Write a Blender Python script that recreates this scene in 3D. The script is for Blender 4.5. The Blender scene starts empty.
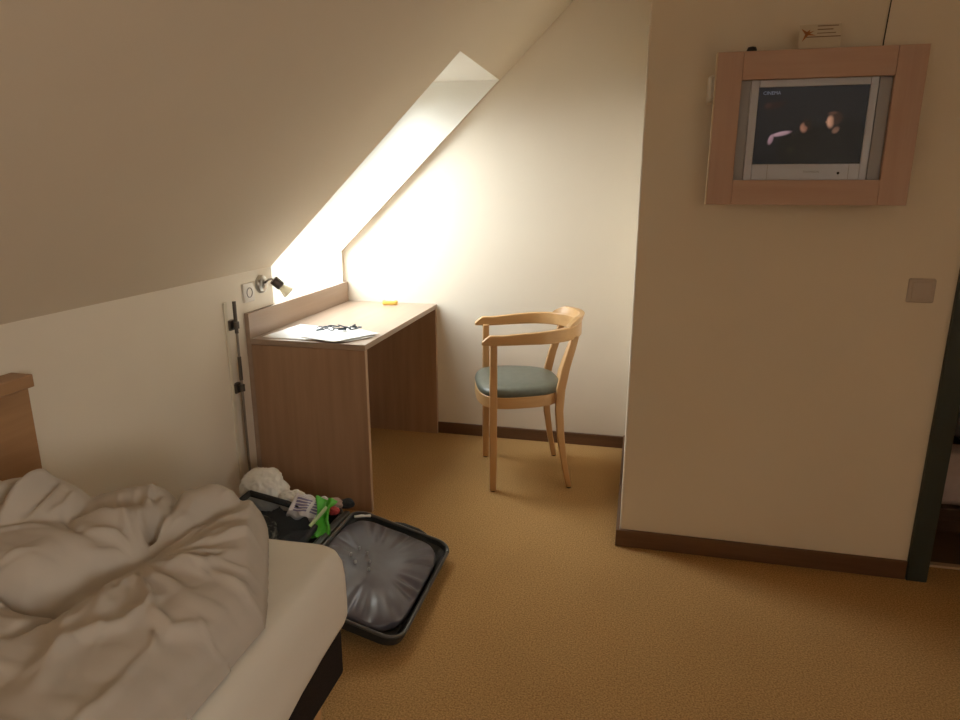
import bpy, bmesh, math, random
import numpy as np
from mathutils import Vector, Matrix, noise
random.seed(7)
C = bpy.context.scene.collection
PI = math.pi

# ------------------------------------------------------------------ camera, light, exposure
cam_d = bpy.data.cameras.new('camera')
cam = bpy.data.objects.new('camera', cam_d); C.objects.link(cam)
cam_d.sensor_width = 36.0
cam_d.lens = 669.0 / 960.0 * 36.0
cam_d.clip_start = 0.02
TILT = math.atan(174 / 669.0)
YAW = math.atan(163 * math.cos(TILT) / 669.0)
cam.location = (0, 0, 1.385)
cam.rotation_euler = (PI / 2 - TILT, 0, YAW)
bpy.context.scene.camera = cam

world = bpy.data.worlds.new('sky'); bpy.context.scene.world = world
world.use_nodes = True
wn = world.node_tree.nodes; wl = world.node_tree.links
bg = wn['Background']
bg.inputs['Color'].default_value = (0.97, 0.985, 1.0, 1)
bg.inputs['Strength'].default_value = 17.6

vs = bpy.context.scene.view_settings
vs.view_transform = 'Standard'; vs.look = 'None'; vs.gamma = 1.0
vs.use_curve_mapping = False
vs.exposure = 0.0
try:
    cy = bpy.context.scene.cycles
    cy.use_denoising = True
    cy.max_bounces = 14; cy.diffuse_bounces = 8; cy.glossy_bounces = 4; cy.transparent_max_bounces = 12
    cy.sample_clamp_indirect = 8.0
    cy.caustics_reflective = False; cy.caustics_refractive = False
except Exception:
    pass

# ------------------------------------------------------------------ room numbers (metres)
XW = -1.618       # knee wall
YF = 3.51         # far wall
YP = 2.462        # face of the partition that carries the television
XR = 2.6; YB = -2.6; ZC = 2.45
SL = 0.9655       # rise of the sloping ceiling
ZK = 1.033        # height of the knee wall
def sx(z): return XW + (z - ZK) / SL
def sz(x): return ZK + SL * (x - XW)
XC = sx(ZC)

# roof window openings: (y0, y1, z_low, z_high)
W1 = (2.737, 3.484, 0.72, 1.895)
W2 = (-2.50, -1.22, 0.98, 2.12)     # unseen window added for fill light, right-hand wall behind the camera: y0, y1, z0, z1

def portal(name, y0, y1, z0, z1, depth):
    d = bpy.data.lights.new(name, 'AREA'); d.shape = 'RECTANGLE'
    o = bpy.data.objects.new(name, d); C.objects.link(o)
    p0 = Vector((sx(z0) - depth, 0, z0)); p1 = Vector((sx(z1) - depth, 0, z1))
    d.size = (y1 - y0); d.size_y = (p1 - p0).length
    n = Vector((SL, 0, -1)).normalized()                 # into the room
    up = (p1 - p0).normalized()
    zax = -n; xax = up.cross(zax)
    m = Matrix((xax, up, zax)).transposed().to_4x4()
    m.translation = Vector(((p0.x + p1.x) / 2, (y0 + y1) / 2, (z0 + z1) / 2)) + n * 0.0
    o.matrix_world = m
    d.cycles.is_portal = True
    return o
DEP = 0.45
portal('sky_portal_main', W1[0], W1[1], 0.93, W1[3], DEP)
d = bpy.data.lights.new('sky_portal_fill', 'AREA'); d.shape = 'RECTANGLE'; d.size = W2[1] - W2[0]; d.size_y = W2[3] - W2[2]; d.cycles.is_portal = True
o = bpy.data.objects.new('sky_portal_fill', d); C.objects.link(o); o.location = (XR + 0.10, (W2[0] + W2[1]) / 2, (W2[2] + W2[3]) / 2); o.rotation_euler = (0, PI / 2, 0); d.size, d.size_y = d.size_y, d.size

# ------------------------------------------------------------------ materials
def mat(name, col, rough=0.6, metal=0.0, spec=0.5, emit=None, estr=1.0):
    m = bpy.data.materials.new(name); m.use_nodes = True
    b = m.node_tree.nodes['Principled BSDF']
    b.inputs['Base Color'].default_value = (*col, 1)
    b.inputs['Roughness'].default_value = rough
    b.inputs['Metallic'].default_value = metal
    b.inputs['Specular IOR Level'].default_value = spec
    if emit:
        b.inputs['Emission Color'].default_value = (*emit, 1)
        b.inputs['Emission Strength'].default_value = estr
    return m

def N(m, t, **kw):
    n = m.node_tree.nodes.new(t)
    for k, v in kw.items():
        if k in n.inputs: n.inputs[k].default_value = v
        else: setattr(n, k, v)
    return n

def noise_col(m, c1, c2, scale, detail=4, stretch=(1, 1, 1), bump=0.0, bscale=None, lo=0.35, hi=0.65, bdist=0.01, rough=0.6):
    """two-tone procedural noise into the base colour, optional bump"""
    nt = m.node_tree; L = nt.links
    b = nt.nodes['Principled BSDF']
    tc = N(m, 'ShaderNodeTexCoord'); mp = N(m, 'ShaderNodeMapping')
    mp.inputs['Scale'].default_value = stretch
    L.new(tc.outputs['Object'], mp.inputs['Vector'])
    no = N(m, 'ShaderNodeTexNoise', Scale=scale, Detail=detail, Roughness=rough)
    L.new(mp.outputs[0], no.inputs['Vector'])
    cr = N(m, 'ShaderNodeValToRGB')
    cr.color_ramp.elements[0].position = lo; cr.color_ramp.elements[0].color = (*c1, 1)
    cr.color_ramp.elements[1].position = hi; cr.color_ramp.elements[1].color = (*c2, 1)
    L.new(no.outputs['Fac'], cr.inputs[0]); L.new(cr.outputs[0], b.inputs['Base Color'])
    if bump:
        n2 = N(m, 'ShaderNodeTexNoise', Scale=bscale or scale, Detail=3)
        L.new(mp.outputs[0], n2.inputs['Vector'])
        bp = N(m, 'ShaderNodeBump', Strength=bump, Distance=bdist)
        L.new(n2.outputs['Fac'], bp.inputs['Height']); L.new(bp.outputs[0], b.inputs['Normal'])
    return m

def wood(name, c1, c2, axis='z', rough=0.42, scale=9, spec=0.4):
    m = mat(name, c1, rough, spec=spec)
    st = {'x': (0.12, 2.2, 2.2), 'y': (2.2, 0.12, 2.2), 'z': (2.2, 2.2, 0.12)}[axis]
    return noise_col(m, c1, c2, scale, 6, st, bump=0.05, bscale=scale * 3, lo=0.3, hi=0.7, bdist=0.002)

WALLC = (0.81, 0.74, 0.63)
M = {}
M['wall'] = noise_col(mat('cream_paint', WALLC, 0.85, spec=0.2), tuple(c * 0.975 for c in WALLC), WALLC, 2.2, 3, bump=0.12, bscale=160, bdist=0.002)
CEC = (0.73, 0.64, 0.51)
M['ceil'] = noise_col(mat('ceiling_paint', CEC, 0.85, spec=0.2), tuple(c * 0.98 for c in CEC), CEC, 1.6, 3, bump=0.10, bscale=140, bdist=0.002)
M['reveal'] = noise_col(mat('white_lining', (0.80, 0.78, 0.70), 0.55), (0.86, 0.845, 0.79), (0.88, 0.865, 0.81), 3, 2)
# carpet: ochre loop pile, fine dark speckle
cm = mat('ochre_carpet', (0.33, 0.19, 0.075), 0.95, spec=0.1)
nt = cm.node_tree; L = nt.links; b = nt.nodes['Principled BSDF']
tc = N(cm, 'ShaderNodeTexCoord')
n1 = N(cm, 'ShaderNodeTexNoise', Scale=190.0, Detail=2.0, Roughness=0.6)
n2 = N(cm, 'ShaderNodeTexNoise', Scale=2.0, Detail=3.0)
n3 = N(cm, 'ShaderNodeTexVoronoi', Scale=260.0)
for n in (n1, n2, n3): L.new(tc.outputs['Object'], n.inputs['Vector'])
r1 = N(cm, 'ShaderNodeValToRGB')
r1.color_ramp.elements[0].position = 0.36; r1.color_ramp.elements[0].color = (0.365, 0.208, 0.078, 1)
r1.color_ramp.elements[1].position = 0.62; r1.color_ramp.elements[1].color = (0.63, 0.390, 0.162, 1)
L.new(n1.outputs['Fac'], r1.inputs[0])
mx = N(cm, 'ShaderNodeMixRGB', blend_type='MULTIPLY'); mx.inputs[0].default_value = 1.0
r2 = N(cm, 'ShaderNodeValToRGB')
r2.color_ramp.elements[0].position = 0.3; r2.color_ramp.elements[0].color = (0.90, 0.89, 0.88, 1)
r2.color_ramp.elements[1].position = 0.7; r2.color_ramp.elements[1].color = (1, 1, 1, 1)
L.new(n2.outputs['Fac'], r2.inputs[0]); L.new(r1.outputs[0], mx.inputs[1]); L.new(r2.outputs[0], mx.inputs[2])
L.new(mx.outputs[0], b.inputs['Base Color'])
bp = N(cm, 'ShaderNodeBump', Strength=0.5, Distance=0.004)
L.new(n3.outputs['Distance'], bp.inputs['Height']); L.new(bp.outputs[0], b.inputs['Normal'])
M['carpet'] = cm

M['desk_z'] = wood('desk_beech_vertical', (0.33, 0.195, 0.115), (0.42, 0.26, 0.16), 'z', 0.4, 12)
M['desk_y'] = wood('desk_beech_long', (0.34, 0.245, 0.18), (0.40, 0.295, 0.22), 'y', 0.34, 12)
M['desk_edge'] = wood('desk_edge_band', (0.46, 0.31, 0.20), (0.54, 0.38, 0.26), 'z', 0.4, 12)
M['chair'] = wood('chair_beech', (0.50, 0.28, 0.115), (0.61, 0.365, 0.165), 'z', 0.36, 8, 0.5)
M['chair_x'] = wood('chair_beech_bent', (0.52, 0.30, 0.125), (0.63, 0.385, 0.175), 'x', 0.34, 8, 0.5)
M['base'] = wood('baseboard_wood', (0.105, 0.052, 0.026), (0.175, 0.090, 0.046), 'x', 0.5, 14)
M['base_y'] = wood('baseboard_wood_long', (0.135, 0.070, 0.035), (0.22, 0.118, 0.060), 'y', 0.5, 14)
M['bedwood'] = wood('bed_panel_wood', (0.33, 0.18, 0.085), (0.42, 0.24, 0.12), 'y', 0.45, 10)
M['tvwood'] = wood('tv_frame_wood_long', (0.48, 0.32, 0.25), (0.56, 0.39, 0.32), 'x', 0.5, 12)
M['tvwood_z'] = wood('tv_frame_wood_tall', (0.48, 0.32, 0.25), (0.56, 0.39, 0.32), 'z', 0.5, 12)
M['tvedge'] = mat('tv_frame_pale_edge', (0.62, 0.50, 0.33), 0.5)
M['vinyl'] = noise_col(mat('grey_green_vinyl', (0.09, 0.10, 0.08), 0.35), (0.105, 0.115, 0.092), (0.125, 0.135, 0.108), 30, 3, bump=0.06, bscale=300, bdist=0.001)
M['sheet'] = noise_col(mat('white_sheet', (0.80, 0.765, 0.69), 0.85, spec=0.15), (0.78, 0.745, 0.67), (0.82, 0.785, 0.71), 3, 3, bump=0.10, bscale=14, bdist=0.01)
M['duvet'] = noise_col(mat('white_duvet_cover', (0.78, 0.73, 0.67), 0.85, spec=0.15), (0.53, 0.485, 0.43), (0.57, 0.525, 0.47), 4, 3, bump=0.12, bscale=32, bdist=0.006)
M['boxbase'] = noise_col(mat('dark_brown_bed_fabric', (0.022, 0.016, 0.014), 0.9, spec=0.2), (0.018, 0.013, 0.011), (0.03, 0.022, 0.019), 300, 2, bump=0.2, bscale=400, bdist=0.001)
M['teal'] = noise_col(mat('dark_green_door_paint', (0.035, 0.062, 0.052), 0.45), (0.028, 0.040, 0.036), (0.033, 0.046, 0.042), 5, 2)
M['chrome'] = mat('brushed_nickel', (0.42, 0.39, 0.35), 0.32, 1.0)
M['darkmetal'] = mat('dark_grey_metal', (0.12, 0.105, 0.09), 0.4, 0.7)
M['rod'] = mat('grey_metal_rod', (0.30, 0.27, 0.235), 0.38, 0.8)
M['plastic'] = mat('white_plastic', (0.76, 0.72, 0.66), 0.35)
M['plastic_dim'] = mat('switch_plastic', (0.54, 0.47, 0.42), 0.45, spec=0.3)
M['socket_in'] = mat('socket_grey', (0.30, 0.28, 0.26), 0.45)
M['black'] = mat('black_plastic', (0.012, 0.012, 0.014), 0.4)
M['blackfab'] = noise_col(mat('black_fabric', (0.016, 0.017, 0.02), 0.8), (0.012, 0.013, 0.016), (0.03, 0.032, 0.036), 200, 2)
M['shell'] = noise_col(mat('dark_grey_case_shell', (0.03, 0.03, 0.03), 0.4), (0.022, 0.023, 0.022), (0.036, 0.037, 0.035), 90, 3, bump=0.1, bscale=120, bdist=0.001)
M['rim'] = mat('grey_case_rim', (0.085, 0.08, 0.072), 0.38)
M['lining'] = noise_col(mat('grey_violet_lining', (0.15, 0.135, 0.15), 0.34, spec=0.5), (0.075, 0.066, 0.072), (0.125, 0.115, 0.135), 6, 3, bump=0.15, bscale=22, bdist=0.006)
M['zip'] = mat('white_zip_pull', (0.80, 0.80, 0.76), 0.4)
M['paper'] = mat('white_paper', (0.90, 0.90, 0.88), 0.6)
M['ink'] = mat('dark_ink', (0.05, 0.06, 0.08), 0.6)
M['green'] = mat('bright_green_foil', (0.10, 0.50, 0.05), 0.35)
M['green2'] = mat('pale_green_label', (0.55, 0.72, 0.40), 0.4)
M['red'] = mat('red_cloth', (0.42, 0.045, 0.045), 0.7)
M['pinkc'] = noise_col(mat('dusty_pink_cloth', (0.42, 0.30, 0.26), 0.85), (0.36, 0.26, 0.22), (0.46, 0.33, 0.29), 40, 3)
M['olive'] = noise_col(mat('olive_patterned_cloth', (0.10, 0.10, 0.075), 0.85), (0.03, 0.032, 0.025), (0.55, 0.53, 0.40), 24, 2, lo=0.46, hi=0.6)
M['yellow'] = mat('yellow_plastic', (0.75, 0.48, 0.10), 0.4)
M['cream_label'] = mat('cream_card', (0.80, 0.70, 0.45), 0.6)
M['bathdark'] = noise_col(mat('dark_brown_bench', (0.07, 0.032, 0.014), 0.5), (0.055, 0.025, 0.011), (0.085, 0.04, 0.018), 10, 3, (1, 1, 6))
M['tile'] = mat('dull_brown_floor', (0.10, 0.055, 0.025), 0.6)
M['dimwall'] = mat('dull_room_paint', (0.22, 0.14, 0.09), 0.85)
M['blanket'] = noise_col(mat('pale_mauve_blanket', (0.60, 0.50, 0.50), 0.9), (0.57, 0.47, 0.47), (0.64, 0.54, 0.54), 20, 3, bump=0.2, bscale=18, bdist=0.006)

# translucent plastic bag
m = mat('thin_white_plastic_bag', (0.86, 0.85, 0.80), 0.35)
nt = m.node_tree; b = nt.nodes['Principled BSDF']
b.inputs['Subsurface Weight'].default_value = 0.25; b.inputs['Subsurface Radius'].default_value = (0.03, 0.03, 0.03)
noise_col(m, (0.80, 0.79, 0.74), (0.90, 0.89, 0.85), 18, 3, bump=0.35, bscale=26, bdist=0.012)
M['bag'] = m
# frosted lamp glass
m = mat('frosted_glass', (0.93, 0.90, 0.80), 0.5); nt = m.node_tree
b = nt.nodes['Principled BSDF']; tr = N(m, 'ShaderNodeBsdfTranslucent'); tr.inputs['Color'].default_value = (0.95, 0.92, 0.82, 1)
ms = N(m, 'ShaderNodeMixShader'); ms.inputs[0].default_value = 0.6
nt.links.new(b.outputs[0], ms.inputs[1]); nt.links.new(tr.outputs[0], ms.inputs[2])
nt.links.new(ms.outputs[0], nt.nodes['Material Output'].inputs['Surface']); M['frost'] = m
# window glass: clear with a faint reflection
m = bpy.data.materials.new('window_glass'); m.use_nodes = True; nt = m.node_tree; nt.nodes.clear()
o_ = nt.nodes.new('ShaderNodeOutputMaterial'); t_ = nt.nodes.new('ShaderNodeBsdfTransparent'); g_ = nt.nodes.new('ShaderNodeBsdfGlossy')
g_.inputs['Roughness'].default_value = 0.02; t_.inputs['Color'].default_value = (0.93, 0.95, 0.94, 1)
x_ = nt.nodes.new('ShaderNodeMixShader'); f_ = nt.nodes.new('ShaderNodeFresnel'); f_.inputs['IOR'].default_value = 1.25
nt.links.new(f_.outputs[0], x_.inputs[0]); nt.links.new(t_.outputs[0], x_.inputs[1]); nt.links.new(g_.outputs[0], x_.inputs[2])
nt.links.new(x_.outputs[0], o_.inputs['Surface']); M['glass'] = m
mw = m.copy(); mw.name = 'warm_fill_pane'; mw.node_tree.nodes['Transparent BSDF'].inputs['Color'].default_value = (0.95, 0.92, 0.87, 1); M['glass_fill'] = mw  # tint added to warm the fill light from the unseen side window
# black net
m = mat('black_net', (0.01, 0.011, 0.013), 0.6); nt = m.node_tree
tc = N(m, 'ShaderNodeTexCoord'); vo = N(m, 'ShaderNodeTexVoronoi', Scale=170.0); nt.links.new(tc.outputs['Object'], vo.inputs['Vector'])
mt = N(m, 'ShaderNodeMath', operation='GREATER_THAN'); mt.inputs[1].default_value = 0.42; nt.links.new(vo.outputs['Distance'], mt.inputs[0])
ad = N(m, 'ShaderNodeMath', operation='ADD', use_clamp=True); ad.inputs[1].default_value = 0.20; nt.links.new(mt.outputs[0], ad.inputs[0])
tr = N(m, 'ShaderNodeBsdfTransparent'); ms = N(m, 'ShaderNodeMixShader')
ms.inputs[0].default_value = 0.38; nt.links.new(tr.outputs[0], ms.inputs[1]); nt.links.new(nt.nodes['Principled BSDF'].outputs[0], ms.inputs[2])
nt.links.new(ms.outputs[0], nt.nodes['Material Output'].inputs['Surface']); M['net'] = m

# ------------------------------------------------------------------ mesh helpers
def obj(name, bm, m=None, parent=None, smooth=False, bevel=0.0, seg=2, loc=None, auto=None):
    bmesh.ops.recalc_face_normals(bm, faces=bm.faces)
    me = bpy.data.meshes.new(name); bm.to_mesh(me); bm.free()
    o = bpy.data.objects.new(name, me); C.objects.link(o)
    if m:
        for mm in (m if isinstance(m, (list, tuple)) else [m]): me.materials.append(mm)
    if bevel:
        md = o.modifiers.new('bevel', 'BEVEL'); md.width = bevel; md.segments = seg; md.limit_method = 'ANGLE'; md.angle_limit = math.radians(35)
        smooth = True
    if smooth:
        for p in me.polygons: p.use_smooth = True
        if bevel or auto:
            try:
                me.set_sharp_from_angle(angle=math.radians(auto or 40))
            except Exception: pass
    if parent: o.parent = parent
    if loc is not None: o.location = loc
    return o

def BM(): return bmesh.new()
def box(bm, x0, x1, y0, y1, z0, z1, mi=0):
    v = [bm.verts.new((x, y, z)) for x in (x0, x1) for y in (y0, y1) for z in (z0, z1)]
    fs = [(0, 1, 3, 2), (4, 6, 7, 5), (0, 4, 5, 1), (2, 3, 7, 6), (0, 2, 6, 4), (1, 5, 7, 3)]
    out = []
    for f in fs:
        g = bm.faces.new([v[i] for i in f]); g.material_index = mi; out.append(g)
    return v
def quad(bm, *pts):
    return bm.faces.new([bm.verts.new(p) for p in pts])
def prism(bm, pts, d, off=(0, 0, 0)):
    """polygon pts (3D) extruded by vector d"""
    a = [bm.verts.new(p) for p in pts]; d = Vector(d)
    c = [bm.verts.new(Vector(p) + d) for p in pts]
    bm.faces.new(a); bm.faces.new(c[::-1])
    n = len(a)
    for i in range(n): bm.faces.new((a[i], a[(i + 1) % n], c[(i + 1) % n], c[i]))
def frame_of(t):
    t = t.normalized(); u = Vector((0, 0, 1)) if abs(t.z) < 0.9 else Vector((1, 0, 0))
    a = t.cross(u).normalized(); return a, a.cross(t).normalized()
def tube(bm, pts, r, n=10, cap=True):
    pts = [Vector(p) for p in pts]; rs = r if isinstance(r, (list, tuple)) else [r] * len(pts)
    rings = []; pa = None
    for i, p in enumerate(pts):
        t = (pts[min(i + 1, len(pts) - 1)] - pts[max(i - 1, 0)])
        if pa is None: a, b_ = frame_of(t)
        else:
            t = t.normalized(); a = (pa - t * pa.dot(t)).normalized(); b_ = a.cross(t)
        pa = a
        rings.append([bm.verts.new(p + (a * math.cos(2 * PI * k / n) + b_ * math.sin(2 * PI * k / n)) * rs[i]) for k in range(n)])
    for i in range(len(rings) - 1):
        for k in range(n): bm.faces.new((rings[i][k], rings[i][(k + 1) % n], rings[i + 1][(k + 1) % n], rings[i + 1][k]))
    if cap: bm.faces.new(rings[0][::-1]); bm.faces.new(rings[-1])
def band(bm, secs, closed=False):
    """secs: list of rings (lists of 3D points, same count), bridged and capped"""
    rings = [[bm.verts.new(p) for p in s] for s in secs]; n = len(rings[0])
    for i in range(len(rings) if closed else len(rings) - 1):
        j = (i + 1) % len(rings)
        for k in range(n): bm.faces.new((rings[i][k], rings[i][(k + 1) % n], rings[j][(k + 1) % n], rings[j][k]))
    if not closed: bm.faces.new(rings[0][::-1]); bm.faces.new(rings[-1])
def lathe(bm, prof, n=24, mtx=None):
    """profile (r, h) turned about local Z; mtx places it"""
    mtx = mtx or Matrix()
    rings = []
    for r, h in prof:
        if r < 1e-5: rings.append([bm.verts.new(mtx @ Vector((0, 0, h)))])
        else: rings.append([bm.verts.new(mtx @ Vector((r * math.cos(2 * PI * k / n), r * math.sin(2 * PI * k / n), h))) for k in range(n)])
    for i in range(len(rings) - 1):
        A, B = rings[i], rings[i + 1]
        for k in range(n):
            if len(A) == 1 and len(B) == 1: continue
            if len(A) == 1: bm.faces.new((A[0], B[k], B[(k + 1) % n]))
            elif len(B) == 1: bm.faces.new((A[k], A[(k + 1) % n], B[0]))
            else: bm.faces.new((A[k], A[(k + 1) % n], B[(k + 1) % n], B[k]))
def aim(loc, d):
    q = Vector(d).to_track_quat('Z', 'Y'); m = q.to_matrix().to_4x4(); m.translation = Vector(loc); return m
def rrect(x0, x1, y0, y1, r, seg=6):
    out = []
    for cx, cy_, a0 in ((x1 - r, y1 - r, 0), (x0 + r, y1 - r, 90), (x0 + r, y0 + r, 180), (x1 - r, y0 + r, 270)):
        for k in range(seg + 1):
            a = math.radians(a0 + 90 * k / seg); out.append((cx + r * math.cos(a), cy_ + r * math.sin(a)))
    return out
def struct(name, bm, m, parent=None, **kw):
    o = obj(name, bm, m, parent, **kw)
    if parent is None: o['kind'] = 'structure'
    return o
def tag(o, label, cat, group=None):
    o['label'] = label; o['category'] = cat
    if group: o['group'] = group
    return o
def thing(name, label, cat, loc=(0, 0, 0), rz=0.0, group=None):
    o = bpy.data.objects.new(name, None); C.objects.link(o); o.empty_display_size = 0.05
    o.location = loc; o.rotation_euler = (0, 0, rz)
    return tag(o, label, cat, group)
def text_bm(s, size, mtx):
    """lettering as filled mesh"""
    cu = bpy.data.curves.new('t', 'FONT'); cu.body = s; cu.size = size; cu.resolution_u = 2
    to = bpy.data.objects.new('t', cu); C.objects.link(to)
    me = bpy.data.meshes.new_from_object(to.evaluated_get(bpy.context.evaluated_depsgraph_get()))
    bm = BM(); bm.from_mesh(me); bm.transform(mtx)
    bpy.data.objects.remove(to); bpy.data.curves.remove(cu); bpy.data.meshes.remove(me)
    return bm

# ------------------------------------------------------------------ room shell
bm = BM(); box(bm, XW - 0.1, XR + 0.1, YB - 0.1, YF + 0.1, -0.10, 0.0); struct('floor', bm, M['carpet'])

def holed(bm, us, vs_, holes, f):
    """grid of quads over breakpoints, skipping holes (u0,u1,v0,v1); f maps (u,v) to 3D"""
    V = {}
    def vt(u, v):
        if (u, v) not in V: V[(u, v)] = bm.verts.new(f(u, v))
        return V[(u, v)]
    for i in range(len(us) - 1):
        for j in range(len(vs_) - 1):
            cu, cv = (us[i] + us[i + 1]) / 2, (vs_[j] + vs_[j + 1]) / 2
            if any(h[0] < cu < h[1] and h[2] < cv < h[3] for h in holes): continue
            bm.faces.new((vt(us[i], vs_[j]), vt(us[i + 1], vs_[j]), vt(us[i + 1], vs_[j + 1]), vt(us[i], vs_[j + 1])))

bm = BM()
ys = [YB - 0.1, W1[0], W1[1], YF + 0.1]
zs = [ZK, W1[3], ZC]
holed(bm, ys, zs, [(W1[0], W1[1], ZK - 1, W1[3])], lambda y, z: (sx(z), y, z))
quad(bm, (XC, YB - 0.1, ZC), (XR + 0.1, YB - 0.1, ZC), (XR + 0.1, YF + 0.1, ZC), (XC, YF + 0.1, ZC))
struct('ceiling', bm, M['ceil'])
bm = BM()
holed(bm, [YB - 0.1, W1[0], W1[1], YF + 0.1], [-0.1, W1[2], ZK], [(W1[0], W1[1], W1[2], ZK)], lambda y, z: (XW, y, z))
struct('wall_left', bm, M['wall'])
bm = BM(); box(bm, XW - 0.05, XR + 0.1, YF, YF + 0.12, -0.05, ZC + 0.05)
struct('wall_far', bm, M['wall'])
bm = BM(); box(bm, XW - 0.05, XR + 0.1, YB - 0.12, YB, -0.05, ZC + 0.05); struct('wall_back', bm, M['wall'])
bm = BM(); holed(bm, [YB - 0.05, W2[0], W2[1], YF + 0.05], [-0.05, W2[2], W2[3], ZC + 0.05], [(W2[0], W2[1], W2[2], W2[3])], lambda y, z: (XR, y, z)); struct('wall_right', bm, M['wall'])

# partition in front: returns to the far wall, with the door opening on its right
XP0 = -0.012; XD0 = 1.070; XD1 = 1.86; YT = YP + 0.11; ZD = 2.03
bm = BM()
box(bm, XP0, XD0, YP, YT, 0, ZC)
struct('wall_partition', bm, M['wall'], bevel=0.008, seg=3)
bm = BM(); box(bm, XD1, XR, YP, YT, 0, ZC); struct('wall_beside_door', bm, M['wall'])
bm = BM(); box(bm, XD0, XD1, YP, YT, ZD, ZC); struct('wall_over_door', bm, M['wall'])
bm = BM(); box(bm, XP0, XP0 + 0.10, YT, YF, 0, ZC); struct('wall_alcove', bm, M['wall'])
# dim room beyond the door
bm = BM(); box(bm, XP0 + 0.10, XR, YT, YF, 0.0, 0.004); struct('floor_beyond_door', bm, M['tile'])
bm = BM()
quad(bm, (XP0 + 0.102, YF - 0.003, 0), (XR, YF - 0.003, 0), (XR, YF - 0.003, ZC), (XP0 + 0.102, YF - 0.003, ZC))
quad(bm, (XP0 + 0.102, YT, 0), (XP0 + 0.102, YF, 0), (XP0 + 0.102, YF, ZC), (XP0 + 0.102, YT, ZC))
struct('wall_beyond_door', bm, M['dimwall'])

# door frame
fr = BM()
box(fr, 1.010, 1.078, YP - 0.018, YP + 0.002, 0, ZD + 0.07)
box(fr, XD1 - 0.008, XD1 + 0.060, YP - 0.018, YP + 0.002, 0, ZD + 0.07)
box(fr, 1.078, XD1 - 0.008, YP - 0.018, YP + 0.002, ZD - 0.008, ZD + 0.07)
box(fr, XD0 - 0.001, XD0 + 0.012, YP + 0.001, YT + 0.004, 0, ZD)
box(fr, XD1 - 0.012, XD1 + 0.001, YP + 0.001, YT + 0.004, 0, ZD)
box(fr, XD0 + 0.012, XD1 - 0.012, YP + 0.001, YT + 0.004, ZD - 0.012, ZD + 0.001)
d1 = struct('door_1', fr, M['teal'], bevel=0.003)
bm = BM(); box(bm, XD0 + 0.012, XD1 - 0.012, YT - 0.012, YT + 0.016, 0.001, 0.012)
obj('threshold', bm, mat('threshold_metal', (0.55, 0.42, 0.27), 0.4, 0.3), d1, bevel=0.003)

# baseboards
def bboard(name, x0, x1, y0, y1, h, m):
    bm = BM(); box(bm, x0, x1, y0, y1, 0, h); return struct(name, bm, m, bevel=0.003)
bboard('baseboard_far', -1.585, XP0 - 0.014, YF - 0.014, YF, 0.066, M['base'])
bboard('baseboard_partition', XP0 - 0.014, 1.009, YP - 0.014, YP, 0.072, M['base'])
bboard('baseboard_alcove', XP0 - 0.014, XP0, YP, YF, 0.072, M['base_y'])
bboard('baseboard_left', XW, XW + 0.012, YB, 2.50, 0.066, M['base_y'])
bboard('baseboard_right', XR - 0.014, XR, YB, YP, 0.066, M['base_y'])
bboard('baseboard_back', XW, XR, YB, YB + 0.014, 0.066, M['base'])

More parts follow.
